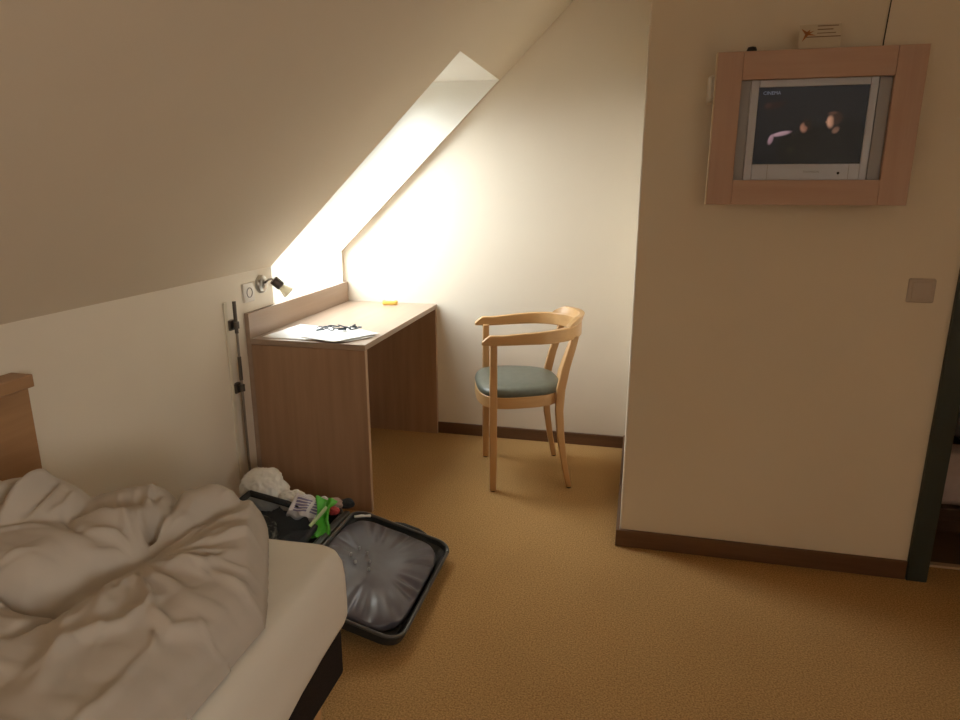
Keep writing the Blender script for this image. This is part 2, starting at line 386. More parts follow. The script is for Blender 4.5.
# roof windows: lining of the opening, frame, sash, glass, bar handle
def roof_window(name, y0, y1, zl, zh, zg):
    """zl..zh: opening in the room faces; glazing in the outer plane from zg to zh"""
    lin = BM()
    e = 0.0015
    xo_h = sx(zh) - DEP; xo_g = sx(zg) - DEP
    knee = zl < ZK
    if knee: prof = [(sx(zh) + e, zh), (XW + e, ZK + e), (XW, zl), (xo_g, zl), (xo_g, zg), (xo_h, zh)]
    else: prof = [(sx(zh), zh), (sx(zl), zl), (xo_g, zl), (xo_g, zg), (xo_h, zh)]
    for y in (y0, y1): lin.faces.new([lin.verts.new((x, y, z)) for x, z in prof])
    quad(lin, (sx(zh), y0, zh), (sx(zh), y1, zh), (xo_h, y1, zh), (xo_h, y0, zh))
    lx = XW if knee else sx(zl)
    quad(lin, (lx, y0, zl), (lx, y1, zl), (xo_g, y1, zl), (xo_g, y0, zl))
    if zg > zl + 0.001: quad(lin, (xo_g, y0, zl), (xo_g, y1, zl), (xo_g, y1, zg), (xo_g, y0, zg))
    root = struct(name, lin, M['reveal'])
    # frame bars lying in the glazing plane, local (u along y, w along slope)
    p0 = Vector((xo_g, 0, zg)); p1 = Vector((xo_h, 0, zh)); Ls = (p1 - p0).length
    up = (p1 - p0).normalized(); nn = Vector((up.z, 0, -up.x))
    def bar(bm, u0, u1, w0, w1, d0, d1):
        for_v = []
        for u in (u0, u1):
            for w in (w0, w1):
                for d in (d0, d1):
                    q = p0 + up * w + nn * d; for_v.append(bm.verts.new((q.x, u, q.z)))
        for f in [(0, 1, 3, 2), (4, 6, 7, 5), (0, 4, 5, 1), (2, 3, 7, 6), (0, 2, 6, 4), (1, 5, 7, 3)]: bm.faces.new([for_v[i] for i in f])
    f = BM(); t = 0.045
    bar(f, y0, y0 + t, 0, Ls, -0.05, 0.012); bar(f, y1 - t, y1, 0, Ls, -0.05, 0.012)
    bar(f, y0 + t, y1 - t, 0, t, -0.05, 0.012); bar(f, y0 + t, y1 - t, Ls - t, Ls, -0.05, 0.012)
    obj('window_frame', f, M['reveal'], root, bevel=0.003)
    s = BM(); t2 = t + 0.04; g = 0.003
    bar(s, y0 + t + g, y0 + t2, t + g, Ls - t - g, -0.045, 0.002); bar(s, y1 - t2, y1 - t - g, t + g, Ls - t - g, -0.045, 0.002)
    bar(s, y0 + t2, y1 - t2, t + g, t2, -0.045, 0.002); bar(s, y0 + t2, y1 - t2, Ls - t2, Ls - t - g, -0.045, 0.002)
    so = obj('sash', s, M['reveal'], root, bevel=0.002)
    gl = BM(); bar(gl, y0 + t2 - 0.005, y1 - t2 + 0.005, t2 - 0.005, Ls - t2 + 0.005, -0.030, -0.026); obj('pane', gl, M['glass'], so)
    h = BM(); bar(h, y0 + t2 + 0.02, y1 - t2 - 0.02, Ls - t2 + 0.012, Ls - t2 + 0.026, 0.004, 0.016); obj('handle_bar', h, M['chrome'], so, bevel=0.002)
    return root
roof_window('window_1', W1[0], W1[1], W1[2], W1[3], 0.93)
bm = BM()  # unseen side window, put in only to supply fill light
for y in W2[:2]: quad(bm, (XR, y, W2[2]), (XR, y, W2[3]), (XR + 0.16, y, W2[3]), (XR + 0.16, y, W2[2]))
for z in W2[2:]: quad(bm, (XR, W2[0], z), (XR, W2[1], z), (XR + 0.16, W2[1], z), (XR + 0.16, W2[0], z))
w2 = struct('fill_window', bm, M['reveal'])
bm = BM()
for a, b_ in ((W2[0], W2[0] + 0.06), (W2[1] - 0.06, W2[1])): box(bm, XR + 0.09, XR + 0.15, a, b_, W2[2], W2[3])
for a, b_ in ((W2[2], W2[2] + 0.06), (W2[3] - 0.06, W2[3])): box(bm, XR + 0.09, XR + 0.15, W2[0] + 0.06, W2[1] - 0.06, a, b_)
fr2 = obj('window_frame', bm, M['reveal'], w2, bevel=0.003)
bm = BM(); box(bm, XR + 0.121, XR + 0.125, W2[0] + 0.055, W2[1] - 0.055, W2[2] + 0.055, W2[3] - 0.055); obj('pane', bm, M['glass_fill'], fr2)

# ------------------------------------------------------------------ desk
DX0, DX1, DY0, DY1, DZ = -1.616, -1.072, 2.490, 3.506, 0.753
desk = thing('desk', 'beech veneered writing desk standing against the far wall under the roof window', 'desk', ((DX0 + DX1) / 2, (DY0 + DY1) / 2, 0))
def rel(bm, o): bm.transform(Matrix.Translation(-Vector(o.location))); return bm
bm = BM(); box(bm, DX0 + 0.022, DX1, DY0, DY1 - 0.0, DZ - 0.024, DZ); obj('desktop', rel(bm, desk), M['desk_y'], desk, bevel=0.0015)
bm = BM(); box(bm, DX0, DX0 + 0.021, DY0, DY1, 0.0, 0.862); obj('back_panel', rel(bm, desk), M['desk_y'], desk, bevel=0.0015)
for y in (DY0, DY1 - 0.024):
    bm = BM(); box(bm, DX0 + 0.022, DX1 - 0.003, y, y + 0.022, 0.0, DZ - 0.025); obj('side_panel', rel(bm, desk), M['desk_z'], desk, bevel=0.0015)
    bm = BM(); box(bm, DX1 - 0.003, DX1 - 0.0005, y + 0.0005, y + 0.0215, 0.002, DZ - 0.026); obj('edge_band', rel(bm, desk), M['desk_edge'], desk)

# papers
def sheet(name, pts, z, label, curl=0.0):
    c = sum((Vector((x, y, 0)) for x, y in pts), Vector()) / 4; c.z = z
    bm = BM(); n = 12; gv = []
    A, B, Cc, D = [Vector((x, y, 0)) for x, y in pts]
    for i in range(n + 1):
        row = []
        for j in range(n + 1):
            u, v = i / n, j / n
            p = (A * (1 - u) + B * u) * (1 - v) + (D * (1 - u) + Cc * u) * v
            h = curl * (abs(u - 0.5) * 2) ** 4 + 0.5 * curl * math.sin(v * 7 + u * 3) ** 2
            row.append(bm.verts.new((p.x - c.x, p.y - c.y, h)))
        gv.append(row)
    for i in range(n):
        for j in range(n): bm.faces.new((gv[i][j], gv[i + 1][j], gv[i + 1][j + 1], gv[i][j + 1]))
    o = obj(name, bm, M['paper'], None, smooth=True, loc=c)
    md = o.modifiers.new('thickness', 'SOLIDIFY'); md.thickness = 0.0006; md.offset = 1
    return tag(o, label, 'paper', 'papers on the desk')
sheet('paper_sheet', [(-1.56, 2.527), (-1.33, 2.512), (-1.30, 2.772), (-1.53, 2.812)], DZ + 0.0006, 'white paper lying on the desk against its back ledge, farthest from the chair', 0.003)
sheet('paper_sheet', [(-1.38, 2.527), (-1.195, 2.482), (-1.08, 2.682), (-1.27, 2.782)], DZ + 0.0075, 'white paper with dark cord on it, corner reaching over the near desk edge', 0.003)
sheet('paper_sheet', [(-1.31, 2.537), (-1.16, 2.517), (-1.09, 2.637), (-1.23, 2.712)], DZ + 0.0030, 'white paper mostly hidden beneath the sheet holding the dark cord', 0.0015)
# tangled dark cord on the papers
bm = BM(); pts = []
for k in range(150):
    t = k / 149
    pts.append((-0.09 + 0.18 * t + 0.020 * math.sin(t * 47), 0.030 * math.sin(t * 31 + 1) + 0.014 * math.cos(t * 67), 0.004 + 0.004 * (1 + math.sin(t * 53)) + 0.006 * math.sin(PI * t)))
tube(bm, pts, 0.0028, 6)
for px, py, a in ((-0.075, -0.012, 0.5), (0.07, 0.02, -0.4), (0.02, -0.02, 0.1)):
    tube(bm, [(px - 0.018 * math.cos(a), py - 0.018 * math.sin(a), 0.006), (px, py, 0.009), (px + 0.018 * math.cos(a), py + 0.018 * math.sin(a), 0.006)], [0.003, 0.006, 0.004], 8)
cord = obj('cord', bm, mat('dark_blue_grey_cord', (0.035, 0.05, 0.065), 0.5), None, smooth=True, loc=(-1.285, 2.69, DZ + 0.012))
cord.rotation_euler.z = 0.45
tag(cord, 'small tangle of thin dark cord lying on the white papers', 'cord')
# yellow packet at the far end
bm = BM(); band(bm, [[(x, y, z) for x, y in rrect(-0.042 + i_, 0.042 - i_, -0.014 + i_, 0.014 - i_, 0.010)] for z, i_ in ((0, 0.003), (0.004, 0), (0.020, 0), (0.025, 0.004))])
yp = obj('packet', bm, M['yellow'], None, smooth=True, auto=50, loc=(-1.315, 3.425, DZ + 0.0005)); yp.rotation_euler.z = 0.1
tag(yp, 'small flat yellow packet on the far end of the desktop', 'packet')
bm = BM(); box(bm, -0.026, 0.026, -0.008, 0.008, 0.0248, 0.0258); obj('label', bm, M['cream_label'], yp)

# ------------------------------------------------------------------ armchair
ch = thing('armchair', 'beech armchair with curved bentwood arms and grey-green vinyl seat facing the desk', 'chair', (-0.666, 3.02, 0), math.radians(17.5))
def leg_front(s):
    bm = BM(); secs = []
    y = s * 0.208
    for z, w, d in ((0.004, 0.0150, 0.0155), (0.20, 0.0165, 0.0170), (0.44, 0.0170, 0.0180), (0.62, 0.0160, 0.0170), (0.712, 0.0155, 0.0165)):
        secs.append([(a * w, y + b_ * d, z) for a, b_ in ((-1, -1), (1, -1), (1, 1), (-1, 1))])
    band(bm, secs); return bm
def leg_rear(s):
    bm = BM(); secs = []
    P = [(0.362, 0.195, 0.004, .013), (0.338, 0.192, 0.12, .0145), (0.318, 0.188, 0.25, .0165), (0.308, 0.182, 0.38, .019), (0.314, 0.176, 0.48, .020), (0.335, 0.168, 0.58, .019), (0.362, 0.160, 0.67, .0175), (0.376, 0.156, 0.725, .0165)]
    for x, y, z, w in P: secs.append([(x + a * w, s * y + b_ * 0.0135, z) for a, b_ in ((-1, -1), (1, -1), (1, 1), (-1, 1))])
    band(bm, secs); return bm
for s in (-1, 1):
    l = obj('leg', leg_front(s), M['chair'], ch, bevel=0.005, seg=3)
    bm = BM(); tube(bm, [(0, s * 0.208, 0.0), (0, s * 0.208, 0.006)], 0.012, 12); obj('glide', bm, M['black'], l)
    l = obj('leg', leg_rear(s), M['chair'], ch, bevel=0.005, seg=3)
    bm = BM(); tube(bm, [(0.363, s * 0.195, 0.0), (0.362, s * 0.195, 0.006)], 0.012, 12); obj('glide', bm, M['black'], l)
# seat outline, a rounded D
def seat_outline(g, n=64):
    out = []
    for k in range(n):
        a = 2 * PI * k / n; ca, sa = math.cos(a), math.sin(a)
        ex = 2.0 / 3.0
        rx = 0.192 if ca > 0 else 0.212
        x = 0.145 + (rx + g) * math.copysign(abs(ca) ** ex, ca)
        wy = 0.222 - 0.030 * (x - 0.145) / 0.2
        out.append((x, (wy + g) * math.copysign(abs(sa) ** ex, sa)))
    return out
bm = BM()
o0, o1 = seat_outline(0.0), seat_outline(-0.022)
secs = [[(*o0[k], 0.408), (*o0[k], 0.462), (*o1[k], 0.462), (*o1[k], 0.408)] for k in range(64)]
band(bm, secs, closed=True); obj('seat_frame', bm, M['chair_x'], ch, bevel=0.004, seg=2)
bm = BM()
prof = [(-0.020, 0.440), (-0.004, 0.462), (0.000, 0.472), (-0.003, 0.484), (-0.012, 0.493), (-0.035, 0.500), (-0.08, 0.504), (-0.13, 0.505), (-0.17, 0.505)]
rings = [[bm.verts.new((x, y, z)) for x, y in seat_outline(g)] for g, z in prof]
for i in range(len(rings) - 1):
    for k in range(64): bm.faces.new((rings[i][k], rings[i][(k + 1) % 64], rings[i + 1][(k + 1) % 64], rings[i + 1][k]))
bm.faces.new(rings[0][::-1]); bm.faces.new(rings[-1]); obj('seat', bm, M['vinyl'], ch, smooth=True, auto=60)
# curved arm-and-back rail
def railpath(t):
    """t in [-1,1]: near arm tip, round the back, far arm tip -> (x,y), tangent"""
    a = abs(t)
    if a > 0.62:
        f = (a - 0.62) / 0.38; x = 0.20 - 0.255 * f; y = 0.233 - 0.010 * f
    else:
        th = a / 0.62 * PI / 2; x = 0.20 + 0.222 * math.cos(th); y = 0.233 * math.sin(th)
    return x, math.copysign(y, t)
def railz(t):
    a = abs(t); return 0.727 + 0.024 * (1 - min(a / 0.8, 1) ** 2)
NS = 72; secs = []
for i in range(NS + 1):
    t = -1 + 2 * i / NS
    x, y = railpath(t); x2, y2 = railpath(max(-1, min(1, t + 0.01))); x1, y1 = railpath(max(-1, min(1, t - 0.01)))
    tx, ty = x2 - x1, y2 - y1; l_ = math.hypot(tx, ty); nx, ny = ty / l_, -tx / l_
    g_ = 1 - min(abs(t) / 0.85, 1) ** 2; zlo = 0.7045 + 0.010 * g_; zhi = 0.7495 + 0.030 * g_; zc = (zlo + zhi) / 2; h = (zhi - zlo) / 2; w = 0.0130
    e = max(0, (abs(t) - 0.95) / 0.05)
    top = zc + h - e * 0.030; ww = w * (1 - 0.12 * e)
    z0 = zc - h + 0.002 * e
    secs.append([(x - nx * ww, y - ny * ww, z0), (x + nx * ww, y + ny * ww, z0), (x + nx * ww, y + ny * ww, top), (x - nx * ww, y - ny * ww, top)])
bm = BM(); band(bm, secs); obj('arm_rail', bm, M['chair_x'], ch, bevel=0.005, seg=3)
secs = []
for i in range(41):
    t = -0.36 + 0.72 * i / 40
    x, y = railpath(t); x2, y2 = railpath(t + 0.01); x1, y1 = railpath(t - 0.01)
    tx, ty = x2 - x1, y2 - y1; l_ = math.hypot(tx, ty); nx, ny = ty / l_, -tx / l_
    e = min(1, (0.36 - abs(t)) / 0.10); e = e ** 0.6
    z0 = 0.7485 + 0.030 * (1 - min(abs(t) / 0.85, 1) ** 2); hh = 0.003 + 0.032 * e
    w0 = 0.0115; lean = 0.012 * e
    xo, yo = (x + lean * 1.0), y
    secs.append([(x - nx * w0, y - ny * w0, z0), (x + nx * w0, y + ny * w0, z0), (xo + nx * 0.0125, yo + ny * 0.0125, z0 + hh), (xo - nx * 0.0125, yo - ny * 0.0125, z0 + hh)])
bm = BM(); band(bm, secs); obj('crest_rail', bm, M['chair_x'], ch, bevel=0.0045, seg=3)
bm = BM(); secs = []
for x, z in ((0.325, 0.43), (0.345, 0.52), (0.382, 0.63), (0.424, 0.735)):
    secs.append([(x - 0.006, -0.03, z), (x + 0.006, -0.03, z), (x + 0.006, 0.03, z), (x - 0.006, 0.03, z)])
band(bm, secs); obj('back_slat', bm, M['chair'], ch, bevel=0.003)

# ------------------------------------------------------------------ bed
BX0, BX1, BY0, BY1 = -1.53, -0.684, -0.62, 1.418
bed = thing('bed', 'single bed with white fitted sheet, dark fabric base and wooden panel along the wall', 'bed', (-1.1, 0.4, 0))
bm = BM(); box(bm, BX0, BX1 - 0.018, BY0, BY1 - 0.018, 0.125, 0.325); obj('bed_base', rel(bm, bed), M['boxbase'], bed, bevel=0.012, seg=3)
for lx in (BX0 + 0.08, BX1 - 0.065):
    for ly in (BY0 + 0.08, BY1 - 0.12):
        bm = BM(); tube(bm, [(lx, ly, 0.0), (lx, ly, 0.126)], [0.020, 0.027], 16); obj('leg', rel(bm, bed), M['chair'], bed, smooth=True, auto=50)
# mattress with sheet: rounded box with a soft tucked lower edge
bm = BM(); secs = []
NR = 96
def mring(g, z, wob=0.0):
    pts = rrect(BX0 - g, BX1 + g, BY0 - g, BY1 + g, 0.055 + g, 10); out = []
    for (x, y) in pts:
        out.append((x, y, z))
    return out
def dense(ring, step=0.03):
    out = []
    for i in range(len(ring)):
        a = Vector(ring[i]); b_ = Vector(ring[(i + 1) % len(ring)]); n = max(1, int((b_ - a).length / step))
        for k in range(n): out.append(a.lerp(b_, k / n))
    return out
base = dense([(x, y, 0) for x, y in rrect(BX0, BX1, BY0, BY1, 0.06, 10)])
cx_, cy2 = (BX0 + BX1) / 2, (BY0 + BY1) / 2
prof = [(-0.03, 0.312), (-0.012, 0.303), (0.004, 0.306), (0.012, 0.325), (0.013, 0.36), (0.012, 0.42), (0.007, 0.462), (-0.004, 0.485), (-0.020, 0.497), (-0.05, 0.501), (-0.14, 0.502), (-0.26, 0.502), (-0.40, 0.502)]
rings = []
for pi, (g, z) in enumerate(prof):
    ring = []
    for i, p in enumerate(base):
        dx = 1 if p.x > BX1 - 0.06 else (-1 if p.x < BX0 + 0.06 else 0); 
        q = Vector((p.x, p.y, 0)); c = Vector((min(max(p.x, BX0 + 0.42), BX1 - 0.42), min(max(p.y, BY0 + 0.42), BY1 - 0.42), 0))
        d = (q - c); L_ = d.length
        f = (L_ + g) / L_
        w = 0.0025 * noise.noise(Vector((p.x * 14, p.y * 14, z * 5)))
        low = (0.010 * noise.noise(Vector((p.x * 5, p.y * 5, 3)))) if pi < 4 else 0
        # towards the middle of the side the sheet hangs a little lower
        sag = -0.075 * max(0, min(1, (1.38 - p.y) / 0.6)) * (1 if pi < 4 else 0.6) if (pi < 5 and p.x > BX1 - 0.02) else 0
        q2 = c + d * max(f, 0.02) + d.normalized() * w
        ring.append(bm.verts.new((q2.x, q2.y, z + low + sag)))
    rings.append(ring)
n = len(base)
for i in range(len(rings) - 1):
    for k in range(n): bm.faces.new((rings[i][k], rings[i][(k + 1) % n], rings[i + 1][(k + 1) % n], rings[i + 1][k]))
bm.faces.new(rings[0][::-1]); bm.faces.new(rings[-1])
obj('mattress', rel(bm, bed), M['sheet'], bed, smooth=True)
bm = BM(); box(bm, XW + 0.014, BX0 - 0.030, BY0, BY1 - 0.036, 0.03, 0.867); sp = obj('side_board', rel(bm, bed), M['bedwood'], bed, bevel=0.002)
bm = BM(); box(bm, XW + 0.002, BX0 - 0.016, BY0, BY1 - 0.028, 0.868, 0.903); obj('cap_rail', rel(bm, bed), M['bedwood'], bed, bevel=0.003)

# ------------------------------------------------------------------ duvet (height field with rolled lobes, creases and folds)
GX = np.arange(-1.555, -0.690, 0.0048); GY = np.arange(-0.30, 1.46, 0.0048)
X, Y = np.meshgrid(GX, GY, indexing='ij')
def nz(scale, seed, ax=1.0, ay=1.0, X_=None, Y_=None):
    """smooth value noise from a few sine products (vectorised)"""
    rs = np.random.RandomState(seed); out = np.zeros_like(X)
    xx = X if X_ is None else X_; yy = Y if Y_ is None else Y_
    for k in range(7):
        th = rs.rand() * 6.283; f = scale * (0.6 + 0.9 * rs.rand()); ph = rs.rand() * 6.283
        out += np.sin(f * (xx * math.cos(th) * ax + yy * math.sin(th) * ay) + ph)
    return out / 7 * 1.6
WX = X + 0.022 * nz(9, 1); WY = Y + 0.022 * nz(9, 2)
def segd(ax, ay, bx, by, xx=None, yy=None):
    xx = WX if xx is None else xx; yy = WY if yy is None else yy
    dx, dy = bx - ax, by - ay; l2 = dx * dx + dy * dy + 1e-9
    t = np.clip(((xx - ax) * dx + (yy - ay) * dy) / l2, 0, 1)
    return np.hypot(xx - ax - t * dx, yy - ay - t * dy), t
Hh = np.full_like(X, 0.030) + 0.008 * nz(6, 3)
def lobe(pts, pw=0.45, k=0.006):
    """pts: (x, y, height, radius) polyline; smooth-max into the field"""
    global Hh
    best = np.full_like(X, -1.0)
    for (ax, ay, ah, ar), (bx, by, bh, br) in zip(pts[:-1], pts[1:]):
        d, t = segd(ax, ay, bx, by); h = ah + (bh - ah) * t; r = ar + (br - ar) * t
        s = np.clip(1 - (d / r) ** 2, 0, 1) ** pw
        best = np.maximum(best, h * s)
    Hh = np.where(np.abs(Hh - best) < k * 2, (Hh + best) / 2 + np.abs(Hh - best) * 0 + (k * 2 - np.abs(Hh - best)) ** 2 / (8 * k) + np.abs(Hh - best) / 2, np.maximum(Hh, best))
def ridge(pts, h, w, taper=True):
    global Hh
    n_ = len(pts) - 1; tot = np.zeros_like(X)
    for i, (a, b_) in enumerate(zip(pts[:-1], pts[1:])):
        d, t = segd(*a, *b_, X + 0.004 * nz(40, 11), Y + 0.004 * nz(40, 12)); s = (i + t) / n_
        env = np.clip(np.sin(PI * np.clip(s * 0.94 + 0.03, 0, 1)), 0, 1) ** 0.7 if taper else 1.0
        ww = w * (0.6 + 0.6 * s)
        tot = np.maximum(tot, env * np.exp(-(d / ww) ** 2))
    Hh = Hh + h * tot
# main rolls
lobe([(-1.40, 0.40, 0.10, 0.24), (-1.36, 0.74, 0.125, 0.20), (-1.18, 0.80, 0.125, 0.16), (-1.06, 0.79, 0.115, 0.17)])
lobe([(-0.93, 0.40, 0.07, 0.24), (-0.93, 0.70, 0.095, 0.22), (-0.91, 0.88, 0.110, 0.21), (-0.88, 1.05, 0.115, 0.19)])
lobe([(-0.88, 1.00, 0.115, 0.18), (-0.88, 1.20, 0.125, 0.17), (-0.90, 1.33, 0.125, 0.12)])
lobe([(-1.20, 1.18, 0.175, 0.11), (-1.13, 1.23, 0.185, 0.09)])
lobe([(-1.50, 1.04, 0.19, 0.15), (-1.40, 1.08, 0.22, 0.155), (-1.31, 1.105, 0.240, 0.14)], 0.42)
lobe([(-0.985, 1.30, 0.170, 0.080), (-1.04, 1.22, 0.172, 0.095), (-1.09, 1.12, 0.175, 0.115), (-1.17, 1.03, 0.185, 0.125), (-1.29, 0.99, 0.185, 0.12), (-1.48, 0.96, 0.18, 0.12)], 0.40)
# creases
ridge([(-1.06, 1.36), (-1.03, 1.22), (-1.00, 1.10)], -0.035, 0.016)
ridge([(-1.24, 0.88), (-1.15, 0.895), (-1.05, 0.925), (-1.00, 0.97), (-0.975, 1.04)], -0.034, 0.014)
ridge([(-1.05, 0.925), (-1.045, 0.86), (-1.05, 0.79)], -0.028, 0.011)
# folds on the back lump
ridge([(-1.345, 1.17), (-1.338, 1.10), (-1.32, 1.00)], -0.040, 0.015)
ridge([(-1.300, 1.17), (-1.290, 1.10), (-1.280, 1.02)], 0.026, 0.012)
ridge([(-1.268, 1.16), (-1.256, 1.10), (-1.250, 1.04)], -0.026, 0.010)
ridge([(-1.42, 1.15), (-1.405, 1.07), (-1.38, 1.00)], 0.028, 0.015)
ridge([(-1.225, 1.16), (-1.205, 1.11), (-1.205, 1.06)], 0.022, 0.012)
ridge([(-1.03, 1.17), (-1.005, 1.11)], -0.050, 0.013)
ridge([(-1.11, 1.27), (-1.07, 1.20), (-1.04, 1.14)], 0.014, 0.009)
ridge([(-1.15, 1.20), (-1.10, 1.14), (-1.04, 1.10)], 0.014, 0.009)
ridge([(-1.02, 1.30), (-1.03, 1.23), (-1.02, 1.16)], 0.014, 0.010)
ridge([(-1.21, 1.10), (-1.13, 1.05), (-1.05, 1.06)], -0.012, 0.010)
# folds gathering at the hollow between the rolls
P0 = (-0.985, 1.065)
for a, L_, h, w in ((100, .20, .016, .010), (128, .15, .020, .011), (150, .19, .016, .012), (172, .13, .018, .010), (200, .10, .012, .010),
                    (62, .17, .012, .010), (35, .20, .014, .012), (12, .17, .013, .011), (-12, .16, .016, .012), (-38, .20, .018, .013), (-60, .15, .012, .010), (-85, .22, .016, .013), (-110, .16, .010, .010)):
    a0 = math.radians(a); a1 = math.radians(a + 14)
    ridge([(P0[0] + 0.02 * math.cos(a0), P0[1] + 0.02 * math.sin(a0)), (P0[0] + L_ * .5 * math.cos(a0), P0[1] + L_ * .5 * math.sin(a0)), (P0[0] + L_ * math.cos(a1), P0[1] + L_ * math.sin(a1))], h, w)
ridge([(-0.92, 0.98), (-0.84, 0.92), (-0.79, 0.90), (-0.73, 0.96)], 0.020, 0.012)
ridge([(-0.86, 0.96), (-0.87, 0.88), (-0.92, 0.82), (-0.95, 0.74)], 0.018, 0.014)
ridge([(-0.90, 1.05), (-0.84, 1.07), (-0.80, 1.15)], 0.014, 0.011)
ridge([(-0.90, 1.12), (-0.85, 1.17), (-0.80, 1.24)], 0.010, 0.010)
ridge([(-0.93, 1.18), (-0.89, 1.26), (-0.87, 1.33)], 0.012, 0.010)
ridge([(-1.00, 0.88), (-0.93, 0.80), (-0.90, 0.70)], 0.012, 0.016)
ridge([(-1.16, 0.86), (-1.12, 0.78), (-1.14, 0.68)], 0.012, 0.016)
ridge([(-0.80, 0.86), (-0.79, 0.76), (-0.80, 0.62)], 0.010, 0.012)
rs_ = np.random.RandomState(5)
for k in range(34):
    a0 = rs_.rand() * 2 * PI; r0 = 0.05 + 0.20 * rs_.rand() ** 0.8; L_ = 0.05 + 0.08 * rs_.rand(); bend = (rs_.rand() - 0.5) * 0.5
    x0_, y0_ = P0[0] + r0 * math.cos(a0), P0[1] + r0 * math.sin(a0)
    ridge([(x0_, y0_), (x0_ + L_ * .5 * math.cos(a0), y0_ + L_ * .5 * math.sin(a0)), (x0_ + L_ * math.cos(a0 + bend), y0_ + L_ * math.sin(a0 + bend))], 0.005 + 0.005 * rs_.rand(), 0.0055 + 0.003 * rs_.rand())
# soft overall wrinkling
wr = np.maximum(0, nz(34, 21, 1.3, 0.8, WX, WY)) * 0.010 + np.maximum(0, nz(60, 22, 0.7, 1.4, WX, WY)) * 0.006
Hh = Hh + wr * np.clip((Hh - 0.02) / 0.06, 0, 1)
# outline of the spread
xr = np.where(Y < 1.06, -0.704 + 0.004 * np.sin(Y * 9), -0.702 - 0.180 * np.clip((Y - 1.06) / 0.32, 0, 2) ** 1.05)
yb = np.interp(X, [-1.6, -1.42, -1.30, -1.20, -1.12, -1.05, -1.00, -0.95, -0.87, -0.80, -0.70], [1.25, 1.27, 1.285, 1.31, 1.345, 1.375, 1.395, 1.40, 1.408, 1.32, 1.12])
dist = np.minimum(np.minimum(xr - X, (yb - Y) * 0.9), (X - (-1.535)))
r_ = 0.018
edge = np.sqrt(np.clip(1 - (1 - np.clip(dist / r_, 0, 1)) ** 2, 0, 1))
soft = np.clip(dist / 0.045, 0, 1); soft = soft * soft * (3 - 2 * soft)
hem = -0.004 * np.exp(-((dist - 0.028) / 0.004) ** 2)
Z = 0.503 + hem + edge * (0.022 + np.maximum(Hh - 0.022, 0) * (0.42 + 0.58 * soft))
bm = BM(); ni, nj = X.shape; idx = {}
keep = dist > 0.0
for i in range(ni):
    for j in range(nj):
        if keep[i, j]: idx[(i, j)] = bm.verts.new((X[i, j] + 1.1, Y[i, j] - 0.6, max(0.001, Z[i, j] - 0.503)))
for i in range(ni - 1):
    for j in range(nj - 1):
        q = [(i, j), (i + 1, j), (i + 1, j + 1), (i, j + 1)]
        if all(k in idx for k in q): bm.faces.new([idx[k] for k in q])
# close the rim down to the sheet
rim = [e for e in bm.edges if e.is_boundary]
ex = bmesh.ops.extrude_edge_only(bm, edges=rim)
for v in [g for g in ex['geom'] if isinstance(g, bmesh.types.BMVert)]: v.co.z = 0.0
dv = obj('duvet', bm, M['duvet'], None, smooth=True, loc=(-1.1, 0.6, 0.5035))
tag(dv, 'crumpled white duvet heaped on the bed in rolls and folds', 'duvet')

# ------------------------------------------------------------------ suitcase
sc_ = thing('suitcase', 'open dark grey suitcase lying on the carpet between bed and desk', 'suitcase', (-1.05, 1.93, 0))
ox, oy = -1.05, 1.93
# base shell (tray): outer, rim, inner
def tray(x0, x1, y0, y1, z0, z1, r, t):
    bm = BM(); rings = []
    for g, z in ((-0.03, z0), (-0.008, z0 + 0.012), (0.0, z0 + 0.04), (0.0, z1), (-t, z1), (-t, z0 + 0.03), (-t - 0.02, z0 + 0.012)):
        rings.append([bm.verts.new((x, y, z)) for x, y in rrect(x0 - g, x1 + g, y0 - g, y1 + g, max(0.01, r + g), 8)])
    n = len(rings[0])
    for i in range(len(rings) - 1):
        for k in range(n): bm.faces.new((rings[i][k], rings[i][(k + 1) % n], rings[i + 1][(k + 1) % n], rings[i + 1][k]))
    bm.faces.new(rings[0][::-1]); bm.faces.new(rings[-1]); return bm
bm = tray(-0.46, -0.012, -0.30, 0.30, 0.0, 0.150, 0.06, 0.014); obj('bottom_shell', bm, M['shell'], sc_, smooth=True, auto=40)
bm = BM(); tube(bm, [(x, y, 0.151) for x, y in rrect(-0.456, -0.016, -0.296, 0.296, 0.056, 8)] + [(-0.016, 0.24, 0.151)], 0.006, 8); obj('rim', bm, M['rim'], sc_, smooth=True)
# lid, hinged along x = 0, tilted down to the carpet
lid = bpy.data.objects.new('lid', None)
lidm = tray(0.008, 0.420, -0.295, 0.295, 0.0, 0.048, 0.065, 0.012)
ang = math.asin(0.110 / 0.42)
T = Matrix.Translation((0.0, 0, 0.112)) @ Matrix.Rotation(ang, 4, 'Y')
def lidpart(name, bm, m, parent, **kw):
    bm.transform(T); return obj(name, bm, m, parent, **kw)
lid = lidpart('lid', lidm, M['shell'], sc_, smooth=True, auto=40)
bm = BM(); tube(bm, [(x, y, 0.049) for x, y in rrect(0.012, 0.416, -0.291, 0.291, 0.06, 8)] + [(0.416, 0.23, 0.049)], 0.0055, 8); lidpart('lid_rim', bm, M['rim'], lid, smooth=True)
